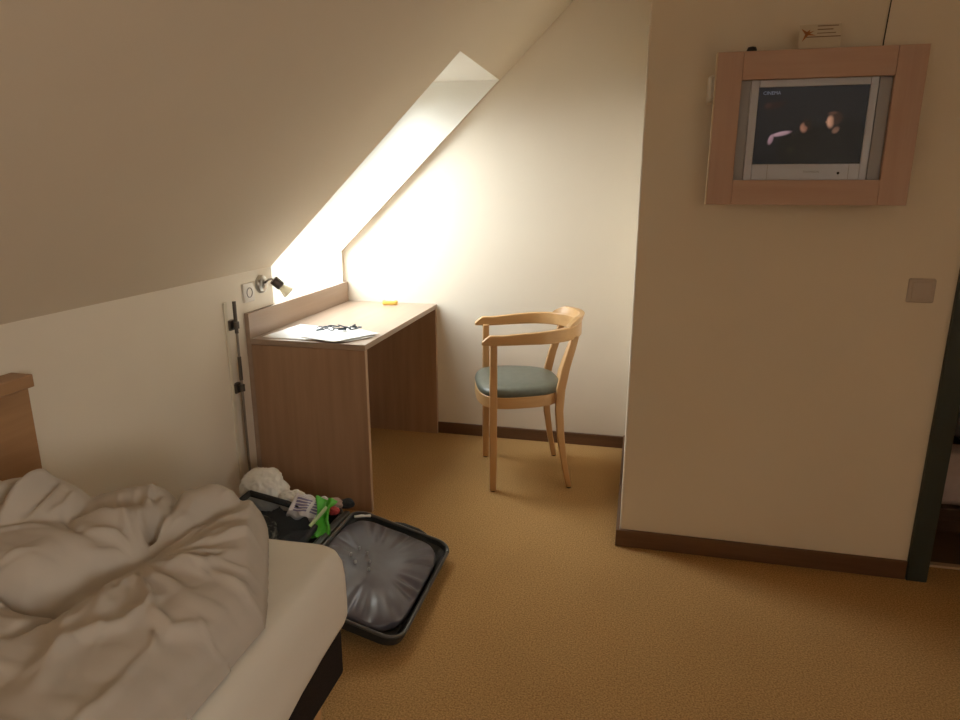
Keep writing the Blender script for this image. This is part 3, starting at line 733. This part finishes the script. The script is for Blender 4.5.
# puckered lining panel
bm = BM(); n1_, n2_ = 70, 84; x0, x1, y0, y1 = 0.020, 0.392, -0.255, 0.262; g = {}
for i in range(n1_ + 1):
    for j in range(n2_ + 1):
        u, v = i / n1_, j / n2_
        a, b_ = 2 * u - 1, 2 * v - 1
        # squircle mapping for round corners
        k = 0.17
        xx = (x0 + x1) / 2 + (x1 - x0) / 2 * a * (1 - k * b_ ** 6 * abs(a))
        yy = (y0 + y1) / 2 + (y1 - y0) / 2 * b_ * (1 - k * a ** 6 * abs(b_) * 0.75)
        rr = max(abs(a), abs(b_)); th = math.atan2(b_, a)
        dome = (1 - rr ** 6) * 0.013
        puck = 0.0060 * (math.sin(th * 19 + 2 * math.sin(th * 3)) + 0.6 * math.sin(th * 31 + 1)) * max(0, (rr - 0.45)) / 0.55 * (1 - rr ** 14)
        big = 0.006 * noise.noise(Vector((a * 1.8, b_ * 1.8, 2.0)))
        g[(i, j)] = bm.verts.new((xx, yy, 0.040 + dome + puck + big))
for i in range(n1_):
    for j in range(n2_): bm.faces.new((g[(i, j)], g[(i + 1, j)], g[(i + 1, j + 1)], g[(i, j + 1)]))
bd = [e for e in bm.edges if e.is_boundary]
ex = bmesh.ops.extrude_edge_only(bm, edges=bd)
for v in [q for q in ex['geom'] if isinstance(q, bmesh.types.BMVert)]: v.co.z = 0.016
ln = lidpart('lid_lining', bm, M['lining'], lid, smooth=True)
stm = mat('pale_stud', (0.45, 0.45, 0.46), 0.3)
for px, py in ((0.13, 0.05), (0.165, 0.04), (0.12, 0.0), (0.15, -0.03), (0.19, 0.0), (0.205, -0.04)):
    bm = BM(); lathe(bm, [(0, 0.069), (0.004, 0.0685), (0.005, 0.062), (0.0045, 0.058)], 8, Matrix.Translation((px, py, 0)))
    lidpart('stud', bm, stm, ln, smooth=True)
bm = BM(); tube(bm, [(0.040, 0.205, 0.072), (0.062, 0.222, 0.076), (0.075, 0.228, 0.077), (0.088, 0.245, 0.074)], [0.005, 0.006, 0.0045, 0.006], 8); lidpart('zip_pull', bm, M['zip'], ln, smooth=True)
bm = BM(); box(bm, -0.012, 0.010, -0.27, 0.27, 0.138, 0.158); obj('hinge_strip', bm, M['rim'], sc_, bevel=0.004)
# carry handle on the far side of the lid
bm = BM(); tube(bm, [(0.165, 0.294, 0.030), (0.18, 0.310, 0.034), (0.21, 0.316, 0.036), (0.27, 0.316, 0.036), (0.30, 0.310, 0.034), (0.315, 0.294, 0.030)], [0.013, 0.012, 0.0135, 0.0135, 0.012, 0.013], 10)
lidpart('carry_handle', bm, M['black'], lid, smooth=True)
# net divider folded over the packed half
q = [Vector(p) for p in ((-0.37, 0.19, 0.228), (-0.045, 0.165, 0.178), (-0.035, -0.22, 0.170), (-0.40, -0.22, 0.19))]
bm = BM(); nn_ = 20; gg = {}
for i in range(nn_ + 1):
    for j in range(nn_ + 1):
        u, v = i / nn_, j / nn_; p = (q[0] * (1 - u) + q[1] * u) * (1 - v) + (q[3] * (1 - u) + q[2] * u) * v
        gg[(i, j)] = bm.verts.new((p.x, p.y, p.z + 0.014 * math.sin(PI * u) * math.sin(PI * v)))
for i in range(nn_):
    for j in range(nn_): bm.faces.new((gg[(i, j)], gg[(i + 1, j)], gg[(i + 1, j + 1)], gg[(i, j + 1)]))
nd = obj('net_divider', bm, M['net'], sc_, smooth=True)
bm = BM(); tube(bm, [q[0], (q[0] + q[1]) / 2 + Vector((0, 0.004, 0.003)), q[1], (q[1] + q[2]) / 2, q[2], (q[2] + q[3]) / 2, q[3], (q[3] + q[0]) / 2, q[0]], 0.0125, 8); obj('binding', bm, M['blackfab'], nd, smooth=True)

# things packed inside
def blob(name, loc, r, sc, m, seed, amp=0.25, freq=3.0, label='', cat='', rz=0.0, sub=4, sharp=False):
    bm = BM(); bmesh.ops.create_icosphere(bm, subdivisions=sub, radius=1.0)
    for v in bm.verts:
        p = v.co.copy(); nzv = noise.noise(p * freq + Vector((seed, seed * 2, 0)))
        nz2 = noise.noise(p * freq * 2.7 + Vector((seed * 3, 0, seed)))
        if sharp: k = 1 + amp * (0.9 * nzv + 0.45 * (0.4 - abs(nz2) * 2) + 0.10 * (0.4 - 2 * abs(noise.noise(p * freq * 6.1 + Vector((seed, 0, 0))))))
        else: k = 1 + amp * (nzv + 0.4 * nz2)
        v.co = Vector((p.x * sc[0], p.y * sc[1], p.z * sc[2])) * r * k
    zmin = min(v.co.z for v in bm.verts)
    o = obj(name, bm, m, None, smooth=True, loc=loc); o.rotation_euler.z = rz
    return tag(o, label, cat)
blob('plastic_bag', (-1.400, 2.190, 0.218), 0.096, (1.0, 0.72, 0.88), M['bag'], 3.1, 0.20, 1.5, 'scrunched white plastic bag, biggest thing on top of the suitcase', 'bag', sub=5, sharp=True)
blob('plastic_bag', (-1.255, 2.165, 0.190), 0.068, (1.0, 0.7, 0.62), M['bag'], 8.3, 0.26, 2.0, 'small white plastic bag between the big white bag and the printed pouch', 'bag', sub=5, sharp=True)
blob('clothes', (-1.365, 1.98, 0.108), 0.104, (1.15, 1.2, 0.78), M['olive'], 5.0, 0.16, 2.2, 'dark patterned clothes packed under the net of the suitcase', 'clothes')
blob('cloth', (-1.098, 2.190, 0.188), 0.034, (1.1, 0.7, 0.6), M['pinkc'], 2.0, 0.2, 2.5, 'dusty pink folded cloth behind the green packet in the suitcase', 'cloth')
blob('cloth', (-1.078, 2.135, 0.186), 0.022, (1.1, 0.8, 0.7), M['red'], 6.0, 0.2, 2.5, 'small red cloth item beside the green packet', 'cloth')
blob('pouch', (-1.055, 2.205, 0.185), 0.032, (1.0, 0.7, 0.6), M['blackfab'], 9.0, 0.15, 2.0, 'small black pouch at the far inner corner of the suitcase', 'pouch')
blob('clothes', (-1.158, 1.97, 0.095), 0.074, (1.0, 1.6, 0.75), M['blackfab'], 12.0, 0.14, 2.2, 'black clothes packed next to the suitcase hinge', 'clothes')
# printed pouch
bm = BM(); g = {}
for i in range(21):
    for j in range(17):
        u, v = i / 20, j / 16
        g[(i, j)] = bm.verts.new(((u - 0.5) * 0.135, (v - 0.5) * 0.02 + 0.010 * math.sin(u * 9) * math.sin(v * 5), (v - 0.5) * 0.095 + 0.006 * math.sin(u * 14 + 2 * v)))
for i in range(20):
    for j in range(16): bm.faces.new((g[(i, j)], g[(i + 1, j)], g[(i + 1, j + 1)], g[(i, j + 1)]))
pk = mat('printed_pouch_plastic', (0.75, 0.73, 0.78), 0.35); nt = pk.node_tree; bs = nt.nodes['Principled BSDF']
tc = N(pk, 'ShaderNodeTexCoord'); sp_ = N(pk, 'ShaderNodeSeparateXYZ'); nt.links.new(tc.outputs['Object'], sp_.inputs[0])
def math_(op, a, b_=None):
    n_ = N(pk, 'ShaderNodeMath', operation=op)
    for i_, q_ in enumerate((a, b_)):
        if q_ is None: continue
        if hasattr(q_, 'links'): nt.links.new(q_, n_.inputs[i_])
        else: n_.inputs[i_].default_value = q_
    return n_.outputs[0]
inx = math_('LESS_THAN', math_('ABSOLUTE', math_('ADD', sp_.outputs['X'], 0.005)), 0.048)
inz = math_('LESS_THAN', math_('ABSOLUTE', math_('ADD', sp_.outputs['Z'], -0.006)), 0.030)
gap = math_('GREATER_THAN', math_('ABSOLUTE', math_('ADD', sp_.outputs['X'], -0.012)), 0.006)
lines = math_('GREATER_THAN', math_('SINE', math_('MULTIPLY', sp_.outputs['Z'], 520.0)), -0.55)
fac = math_('MULTIPLY', math_('MULTIPLY', inx, inz), math_('MULTIPLY', gap, lines))
mxx = N(pk, 'ShaderNodeMixRGB'); mxx.inputs[1].default_value = (0.76, 0.74, 0.78, 1); mxx.inputs[2].default_value = (0.22, 0.20, 0.36, 1)
nt.links.new(fac, mxx.inputs[0]); nt.links.new(mxx.outputs[0], bs.inputs['Base Color'])
pp = obj('printed_pouch', bm, pk, None, smooth=True, loc=(-1.165, 2.100, 0.210)); pp.rotation_euler = (-0.85, 0.08, 0.02)
md = pp.modifiers.new('thickness', 'SOLIDIFY'); md.thickness = 0.012
tag(pp, 'white and violet printed plastic pouch lying in the suitcase beside the green packet', 'pouch')
# green packet: crumpled foil, folded
bm = BM(); g = {}
for i in range(19):
    for j in range(19):
        u, v = i / 18, j / 18
        z = (v - 0.5) * 0.15; x = (u - 0.5) * (0.065 + 0.018 * math.sin(v * 8)) - 0.35 * (v - 0.5) * 0.05
        y = 0.016 * math.sin(u * 8 + v * 5) + 0.010 * noise.noise(Vector((u * 6, v * 6, 1)))
        g[(i, j)] = bm.verts.new((x, y, z))
for i in range(18):
    for j in range(18): bm.faces.new((g[(i, j)], g[(i + 1, j)], g[(i + 1, j + 1)], g[(i, j + 1)]))
gp = obj('packet', bm, M['green'], None, smooth=False, loc=(-1.084, 2.050, 0.200)); gp.rotation_euler = (-0.85, 0.0, -0.15)
md = gp.modifiers.new('thickness', 'SOLIDIFY'); md.thickness = 0.008
tag(gp, 'crumpled bright green packet in the suitcase beside its hinge', 'packet')
bm = BM(); box(bm, -0.006, 0.006, -0.022, -0.016, -0.05, 0.04); o = obj('stripe', bm, M['green2'], gp); o.rotation_euler = (0, 0.4, 0)

# ------------------------------------------------------------------ knee-wall fittings
# socket
so = thing('wall_socket', 'white wall socket on the knee wall beside the small spot lamp', 'socket', (XW, 2.534, 0.945))
bm = BM(); band(bm, [[(x, y, z) for y, z in rrect(-0.041 + g, 0.041 - g, -0.041 + g, 0.041 - g, 0.006)] for x, g in ((0.0005, 0), (0.008, 0.001), (0.010, 0.004))]); obj('plate', bm, M['plastic'], so, smooth=True, auto=30)
bm = BM(); lathe(bm, [(0.0, 0.004), (0.0175, 0.004), (0.0185, 0.0122), (0.0215, 0.0125), (0.022, 0.0095)], 28, aim((0, 0, 0), (1, 0, 0)))
obj('socket_well', bm, M['socket_in'], so, smooth=True, auto=30)
bm = BM()
for s in (-1, 1): tube(bm, [(0.0035, s * 0.0095, 0), (0.0052, s * 0.0095, 0)], 0.0028, 10)
obj('pin_hole', bm, M['black'], so)
# spot lamp
lp = thing('wall_spot_lamp', 'small nickel wall spot lamp with frosted glass shade above the desk ledge', 'lamp', (XW, 2.640, 0.967))
bm = BM(); lathe(bm, [(0.0, 0.024), (0.014, 0.0235), (0.028, 0.020), (0.038, 0.012), (0.0405, 0.004), (0.0405, 0.0005)], 36, aim((0, 0, 0), (1, 0, 0))); obj('wall_disc', bm, M['chrome'], lp, smooth=True, auto=50)
A1 = Vector((0.058, 0.022, 0.012)); dirn = Vector((0.50, 0.35, -0.60)).normalized()
bm = BM(); tube(bm, [(0.02, 0, 0.004), (0.040, 0.004, 0.020), (0.052, 0.014, 0.022), tuple(A1)], 0.0045, 10); obj('arm', bm, M['chrome'], lp, smooth=True)
bm = BM(); lathe(bm, [(0, -0.008), (0.0190, -0.008), (0.0210, -0.004), (0.0210, 0.032), (0.0190, 0.036), (0, 0.036)], 24, aim(A1, dirn)); hd = obj('lamp_head', bm, M['darkmetal'], lp, smooth=True, auto=40)
bm = BM(); lathe(bm, [(0.0145, 0.034), (0.016, 0.040), (0.026, 0.072), (0.0275, 0.080), (0.0255, 0.080), (0.024, 0.072), (0.0135, 0.040)], 28, aim(A1, dirn)); obj('lamp_shade', bm, M['frost'], lp, smooth=True)
# grey rod with clips
rd = thing('wall_rod', 'thin grey metal rod clipped upright to the knee wall beside the desk', 'rod', (XW, 2.383, 0))
bm = BM(); tube(bm, [(0.030, 0.004, 0.07), (0.030, 0.002, 0.925)], 0.0052, 12); obj('rod', bm, M['rod'], rd, smooth=True, auto=40)
bm = BM(); tube(bm, [(0.030, 0.002, 0.80), (0.030, 0.002, 0.932)], 0.0075, 12); obj('upper_sleeve', bm, M['darkmetal'], rd, smooth=True, auto=40)
bm = BM(); tube(bm, [(0.030, 0.003, 0.60), (0.030, 0.003, 0.70)], 0.0075, 12); obj('lower_sleeve', bm, M['darkmetal'], rd, smooth=True, auto=40)
bm = BM(); box(bm, 0.001, 0.010, -0.036, -0.016, 0.0, 0.930); obj('backing_strip', bm, mat('cream_strip', (0.74, 0.68, 0.55), 0.5), rd, bevel=0.003)
bm = BM(); tube(bm, [(0.014, 0.030, 0.0), (0.016, 0.026, 0.56)], 0.0042, 10); obj('cable', bm, M['rod'], rd, smooth=True)
for z in (0.834, 0.566):
    bm = BM(); box(bm, 0.001, 0.020, -0.022, 0.016, z - 0.020, z + 0.020); tube(bm, [(0.030, 0.002, z - 0.014), (0.030, 0.002, z + 0.014)], 0.0125, 14)
    tube(bm, [(0.012, 0.0, z), (0.030, 0.002, z)], 0.007, 10)
    obj('clip', bm, M['darkmetal'], rd, smooth=True, auto=35)

# ------------------------------------------------------------------ television in its wooden surround on the partition
YS = 2.345                                     # face of the surround
tv = thing('television', 'silver flat television in a wide reddish wooden surround on the partition wall', 'television', (0.49, YS, 1.55))
def R_(bm): bm.transform(Matrix.Translation((-0.49, -YS, -1.55))); return bm
FX0, FX1, FZ0, FZ1 = 0.203, 0.788, 1.327, 1.784
IX0, IX1, IZ0, IZ1 = 0.279, 0.706, 1.403, 1.702
fd = 0.018
for nm, (a, b_, c, d, mm) in {'surround_top': (IX0, IX1 - 0.002 + 0.002, IZ1, FZ1, 'tvwood'), 'surround_bottom': (IX0, IX1, FZ0, IZ0, 'tvwood'),
                        'surround_left': (FX0, IX0, FZ0, FZ1, 'tvwood_z'), 'surround_right': (IX1, FX1, FZ0, FZ1, 'tvwood_z')}.items():
    bm = BM(); box(bm, a + 0.0003, b_ - 0.0003, YS, YS + fd, c, d); obj(nm, R_(bm), M[mm], tv, bevel=0.0012)
bm = BM(); box(bm, FX0 - 0.003, FX0, YS + 0.0005, YS + fd, FZ0, FZ1); obj('edge_band', R_(bm), M['tvedge'], tv)
# silver casing recessed behind the surround
silver = mat('silver_tv_plastic', (0.46, 0.47, 0.50), 0.35, 0.25); silver2 = mat('silver_tv_speaker_cloth', (0.35, 0.37, 0.43), 0.6)
bm = BM(); box(bm, IX0 - 0.02, IX1 + 0.02, YS + 0.022, YS + 0.085, IZ0 - 0.02, IZ1 + 0.02); cs = obj('casing', R_(bm), silver, tv, bevel=0.004)
SX0, SX1, SZ0, SZ1 = 0.334, 0.647, 1.452, 1.680
bm = BM(); yy = YS + 0.014
box(bm, SX0 - 0.024, SX0, yy, YS + 0.023, IZ0, IZ1); box(bm, SX1, SX1 + 0.022, yy, YS + 0.023, IZ0, IZ1)
box(bm, SX0, SX1, yy, YS + 0.023, SZ1, IZ1); box(bm, SX0, SX1, yy, YS + 0.023, IZ0, SZ0)
obj('bezel', R_(bm), mat('pale_silver_bezel', (0.43, 0.45, 0.53), 0.35, 0.15), tv, bevel=0.0015)
for x0, x1 in ((IX0 + 0.001, SX0 - 0.026), (SX1 + 0.024, IX1 - 0.001)):
    bm = BM(); box(bm, x0, x1, YS + 0.0165, YS + 0.023, IZ0 + 0.001, IZ1 - 0.001); obj('speaker_grille', R_(bm), silver2, tv, bevel=0.001)
bm = BM(); lathe(bm, [(0, 0.0035), (0.0035, 0.003), (0.004, 0.0)], 16, aim((0.588, yy, 1.424), (0, -1, 0))); obj('button', R_(bm), M['black'], tv, smooth=True)
sg = mat('seam_grey', (0.22, 0.22, 0.22), 0.6)
for x in (0.380, 0.616):
    bm = BM(); box(bm, x, x + 0.0012, yy - 0.0006, yy + 0.001, IZ0 + 0.002, SZ0 - 0.002); obj('seam', R_(bm), sg, tv)
bm = text_bm('THOMSON', 0.0095, Matrix.Translation((0.486, yy - 0.0008, 1.425)) @ Matrix.Rotation(PI / 2, 4, 'X')); obj('maker_lettering', R_(bm), mat('lettering_grey', (0.20, 0.20, 0.21), 0.5), tv)
# screen: a lit picture of two people in a dark place
W_, H_ = 150, 110
uu, vv = np.meshgrid(np.linspace(0, 1, W_ + 1), np.linspace(0, 1, H_ + 1), indexing='ij')
img = np.zeros((W_ + 1, H_ + 1, 3)); img[:] = (0.0046, 0.0046, 0.0052)
img *= (1.0 + 0.9 * vv * (1 - 0.5 * uu))[..., None]
def ell(cx, cy_, rx, ry, col, a=0.0, soft_=0.35, shade=(0, 0)):
    ca, sa = math.cos(a), math.sin(a); asp = 0.313 / 0.228
    dx = (uu - cx) * asp; dy = vv - cy_
    px = (dx * ca + dy * sa) / (rx * asp); py = (-dx * sa + dy * ca) / ry
    r = np.sqrt(px ** 2 + py ** 2); w = np.clip((1 - r) / soft_, 0, 1); w = w * w * (3 - 2 * w)
    sh = np.clip(1 + shade[0] * px + shade[1] * py, 0.03, 2)
    img[:] = img * (1 - w[..., None]) + w[..., None] * (np.array(col) * sh[..., None])
ell(0.16, 0.77, 0.15, 0.07, (0.014, 0.007, 0.006), 0.2, 0.9); ell(0.10, 0.77, 0.05, 0.05, (0.028, 0.014, 0.011), 0.4, 0.8)
ell(0.55, 0.25, 0.33, 0.30, (0.0035, 0.0032, 0.0032)); ell(0.85, 0.22, 0.30, 0.42, (0.0035, 0.0034, 0.0036)); ell(0.40, 0.20, 0.22, 0.26, (0.0045, 0.004, 0.0036))
ell(0.25, 0.40, 0.115, 0.036, (0.22, 0.135, 0.15), 0.20, 0.5, (-0.2, 0.3)); ell(0.155, 0.325, 0.030, 0.085, (0.19, 0.11, 0.125), -0.25, 0.5, (-.3, 0.2))
ell(0.465, 0.50, 0.062, 0.105, (0.012, 0.006, 0.004), 0.1, 0.5); ell(0.452, 0.475, 0.045, 0.082, (0.16, 0.072, 0.045), 0.15, 0.6, (-0.5, -0.1)); ell(0.485, 0.53, 0.045, 0.055, (0.010, 0.006, 0.004), 0.3, 0.5)
ell(0.735, 0.59, 0.080, 0.105, (0.020, 0.010, 0.007), 0.0, 0.5); ell(0.690, 0.545, 0.045, 0.105, (0.26, 0.13, 0.08), 0.08, 0.6, (-0.75, 0.1)); ell(0.655, 0.540, 0.018, 0.018, (0.20, 0.10, 0.06), -0.5, 0.7)
ell(0.745, 0.44, 0.050, 0.050, (0.10, 0.05, 0.032), 0.8, 0.6, (-0.3, -0.2)); ell(0.745, 0.56, 0.038, 0.075, (0.022, 0.011, 0.008), 0.0, 0.6); ell(0.70, 0.655, 0.060, 0.030, (0.06, 0.028, 0.018), 0.1, 0.8)
ell(0.35, 0.19, 0.06, 0.06, (0.010, 0.009, 0.005), 0.2, 0.9)
bm = BM(); gl_ = bm.loops.layers.float_color.new('Col'); vv_ = {}
for i in range(W_ + 1):
    for j in range(H_ + 1):
        vv_[(i, j)] = bm.verts.new((SX0 + (SX1 - SX0) * i / W_ - 0.49, 0.0185, SZ0 + (SZ1 - SZ0) * j / H_ - 1.55))
for i in range(W_):
    for j in range(H_):
        ks = ((i, j), (i + 1, j), (i + 1, j + 1), (i, j + 1)); f = bm.faces.new([vv_[k] for k in ks])
        for lp_ in f.loops: pass
bm.verts.index_update()
inv = {v: k for k, v in vv_.items()}
for f in bm.faces:
    for l_ in f.loops:
        k = inv[l_.vert]; l_[gl_] = (*[float(c) for c in img[k]], 1)
sm = mat('lit_screen', (0.006, 0.006, 0.007), 0.25, spec=0.25); nt = sm.node_tree; bs = nt.nodes['Principled BSDF']
va = N(sm, 'ShaderNodeVertexColor'); va.layer_name = 'Col'
nt.links.new(va.outputs['Color'], bs.inputs['Emission Color']); bs.inputs['Emission Strength'].default_value = 1.25
scn = obj('screen', bm, sm, tv)
bm = text_bm('CINEMA', 0.0140, Matrix.Translation((SX0 + 0.013, YS + 0.0178, SZ1 - 0.021)) @ Matrix.Rotation(PI / 2, 4, 'X')); obj('channel_lettering', R_(bm), mat('channel_lettering', (0.1, 0.1, 0.1), 0.5, emit=(0.08, 0.09, 0.12)), scn)
# wall bracket holding it all
bm = BM(); box(bm, 0.40, 0.58, YS + 0.0855, YP - 0.0005, 1.48, 1.64); obj('wall_bracket', R_(bm), M['darkmetal'], tv, bevel=0.003)
# side white plug box seen past the left edge
bm = BM(); band(bm, [[(x, y, z) for x, z in rrect(0.186 + g, 0.230 - g, 1.645 + g, 1.730 - g, 0.008)] for y, g in ((YP - 0.0005, 0), (YP - 0.055, 0.002), (YP - 0.062, 0.008))])
bx = obj('plug_box', bm, M['plastic'], None, smooth=True, auto=35)
tag(bx, 'white plug box on the wall, peeking out past the left edge of the television surround', 'plug')
# card standing on the television
cd = thing('card', 'pale printed card with a brown picture, standing on the television surround', 'card', (0.491, YS + 0.030, FZ1 + 0.022))
Tc = Matrix.Rotation(math.radians(-6), 4, 'X')
bm = BM(); box(bm, -0.056, 0.060, -0.0006, 0.0006, -0.050, 0.050); bm.transform(Tc)
cdb = obj('board', bm, mat('pale_card', (0.60, 0.54, 0.44), 0.6), cd)
bm = BM(); box(bm, -0.044, 0.056, 0.003, 0.040, -0.0625, -0.0595); box(bm, -0.044, 0.056, 0.003, 0.006, -0.0595, -0.030); 
bm.free()
bm = BM()
def fan(cx, cz, a, l_, w):
    ca, sa = math.cos(a), math.sin(a); quad(bm, (cx - sa * w, -0.0010, cz + ca * w), (cx + ca * l_, -0.0010, cz + sa * l_), (cx + sa * w, -0.0010, cz - ca * w), (cx - ca * l_ * .2, -0.0010, cz - sa * l_ * .2))
for a, l_, w in ((2.4, 0.024, 0.005), (1.0, 0.015, 0.006), (-0.2, 0.026, 0.004), (-2.1, 0.026, 0.005), (0.4, 0.022, 0.0035)): fan(-0.034, 0.024, a, l_, w)
bm.transform(Tc); obj('picture', bm, mat('brown_print', (0.42, 0.17, 0.06), 0.6), cd)
bm = BM()
for x0, x1, z0, h in ((-0.006, 0.052, 0.044, 0.0030), (-0.006, 0.038, 0.034, 0.0032), (-0.006, 0.046, 0.024, 0.0024), (-0.036, 0.060, 0.0135, 0.0030)):
    quad(bm, (x0, -0.0011, z0), (x1, -0.0011, z0), (x1, -0.0011, z0 + h), (x0, -0.0011, z0 + h))
bm.transform(Tc); obj('printed_lines', bm, mat('brown_ink', (0.22, 0.15, 0.10), 0.6), cd)
# cable up the wall
cb = thing('television_cable', 'thin dark cable hanging down the partition wall to the television', 'cable', (0.689, YP, 1.80))
bm = BM(); tube(bm, [(0.022, -0.004, 0.645), (0.018, -0.004, 0.40), (0.013, -0.004, 0.2), (0.004, -0.006, 0.02), (0.0, -0.014, -0.06), (-0.01, -0.022, -0.12)], 0.0018, 8); obj('wire', bm, M['black'], cb, smooth=True)
# small black knob above the surround
kn = thing('antenna_knob', 'small round black knob poking up behind the television surround', 'knob', (0.306, YS + 0.052, IZ1 + 0.022))
bm = BM(); tube(bm, [(0, 0, 0), (0, 0, 0.072)], 0.005, 10); obj('stem', bm, M['black'], kn, smooth=True)
bm = BM(); lathe(bm, [(0, -0.010), (0.012, -0.008), (0.0155, 0.0), (0.012, 0.009), (0, 0.012)], 20, Matrix.Translation((0, 0, 0.070))); obj('ball', bm, M['black'], kn, smooth=True)

# light switch
sw = thing('light_switch', 'white square light switch on the partition wall beside the door frame', 'switch', (0.909, YP, 1.052))
bm = BM(); band(bm, [[(x, y, z) for x, z in rrect(-0.040 + g, 0.040 - g, -0.040 + g, 0.040 - g, 0.006)] for y, g in ((-0.0005, 0), (-0.008, 0.001), (-0.010, 0.004))]); obj('plate', bm, M['plastic_dim'], sw, smooth=True, auto=30)
bm = BM(); band(bm, [[(x, y + sl * z, z) for x, z in rrect(-0.029 + g, 0.029 - g, -0.029 + g, 0.029 - g, 0.003)] for y, g, sl in ((-0.009, 0, 0), (-0.0135, 0.0005, 0.06), (-0.0145, 0.002, 0.06))]); obj('rocker', bm, M['plastic_dim'], sw, smooth=True, auto=30)

# ------------------------------------------------------------------ furniture in the dim room beyond the door
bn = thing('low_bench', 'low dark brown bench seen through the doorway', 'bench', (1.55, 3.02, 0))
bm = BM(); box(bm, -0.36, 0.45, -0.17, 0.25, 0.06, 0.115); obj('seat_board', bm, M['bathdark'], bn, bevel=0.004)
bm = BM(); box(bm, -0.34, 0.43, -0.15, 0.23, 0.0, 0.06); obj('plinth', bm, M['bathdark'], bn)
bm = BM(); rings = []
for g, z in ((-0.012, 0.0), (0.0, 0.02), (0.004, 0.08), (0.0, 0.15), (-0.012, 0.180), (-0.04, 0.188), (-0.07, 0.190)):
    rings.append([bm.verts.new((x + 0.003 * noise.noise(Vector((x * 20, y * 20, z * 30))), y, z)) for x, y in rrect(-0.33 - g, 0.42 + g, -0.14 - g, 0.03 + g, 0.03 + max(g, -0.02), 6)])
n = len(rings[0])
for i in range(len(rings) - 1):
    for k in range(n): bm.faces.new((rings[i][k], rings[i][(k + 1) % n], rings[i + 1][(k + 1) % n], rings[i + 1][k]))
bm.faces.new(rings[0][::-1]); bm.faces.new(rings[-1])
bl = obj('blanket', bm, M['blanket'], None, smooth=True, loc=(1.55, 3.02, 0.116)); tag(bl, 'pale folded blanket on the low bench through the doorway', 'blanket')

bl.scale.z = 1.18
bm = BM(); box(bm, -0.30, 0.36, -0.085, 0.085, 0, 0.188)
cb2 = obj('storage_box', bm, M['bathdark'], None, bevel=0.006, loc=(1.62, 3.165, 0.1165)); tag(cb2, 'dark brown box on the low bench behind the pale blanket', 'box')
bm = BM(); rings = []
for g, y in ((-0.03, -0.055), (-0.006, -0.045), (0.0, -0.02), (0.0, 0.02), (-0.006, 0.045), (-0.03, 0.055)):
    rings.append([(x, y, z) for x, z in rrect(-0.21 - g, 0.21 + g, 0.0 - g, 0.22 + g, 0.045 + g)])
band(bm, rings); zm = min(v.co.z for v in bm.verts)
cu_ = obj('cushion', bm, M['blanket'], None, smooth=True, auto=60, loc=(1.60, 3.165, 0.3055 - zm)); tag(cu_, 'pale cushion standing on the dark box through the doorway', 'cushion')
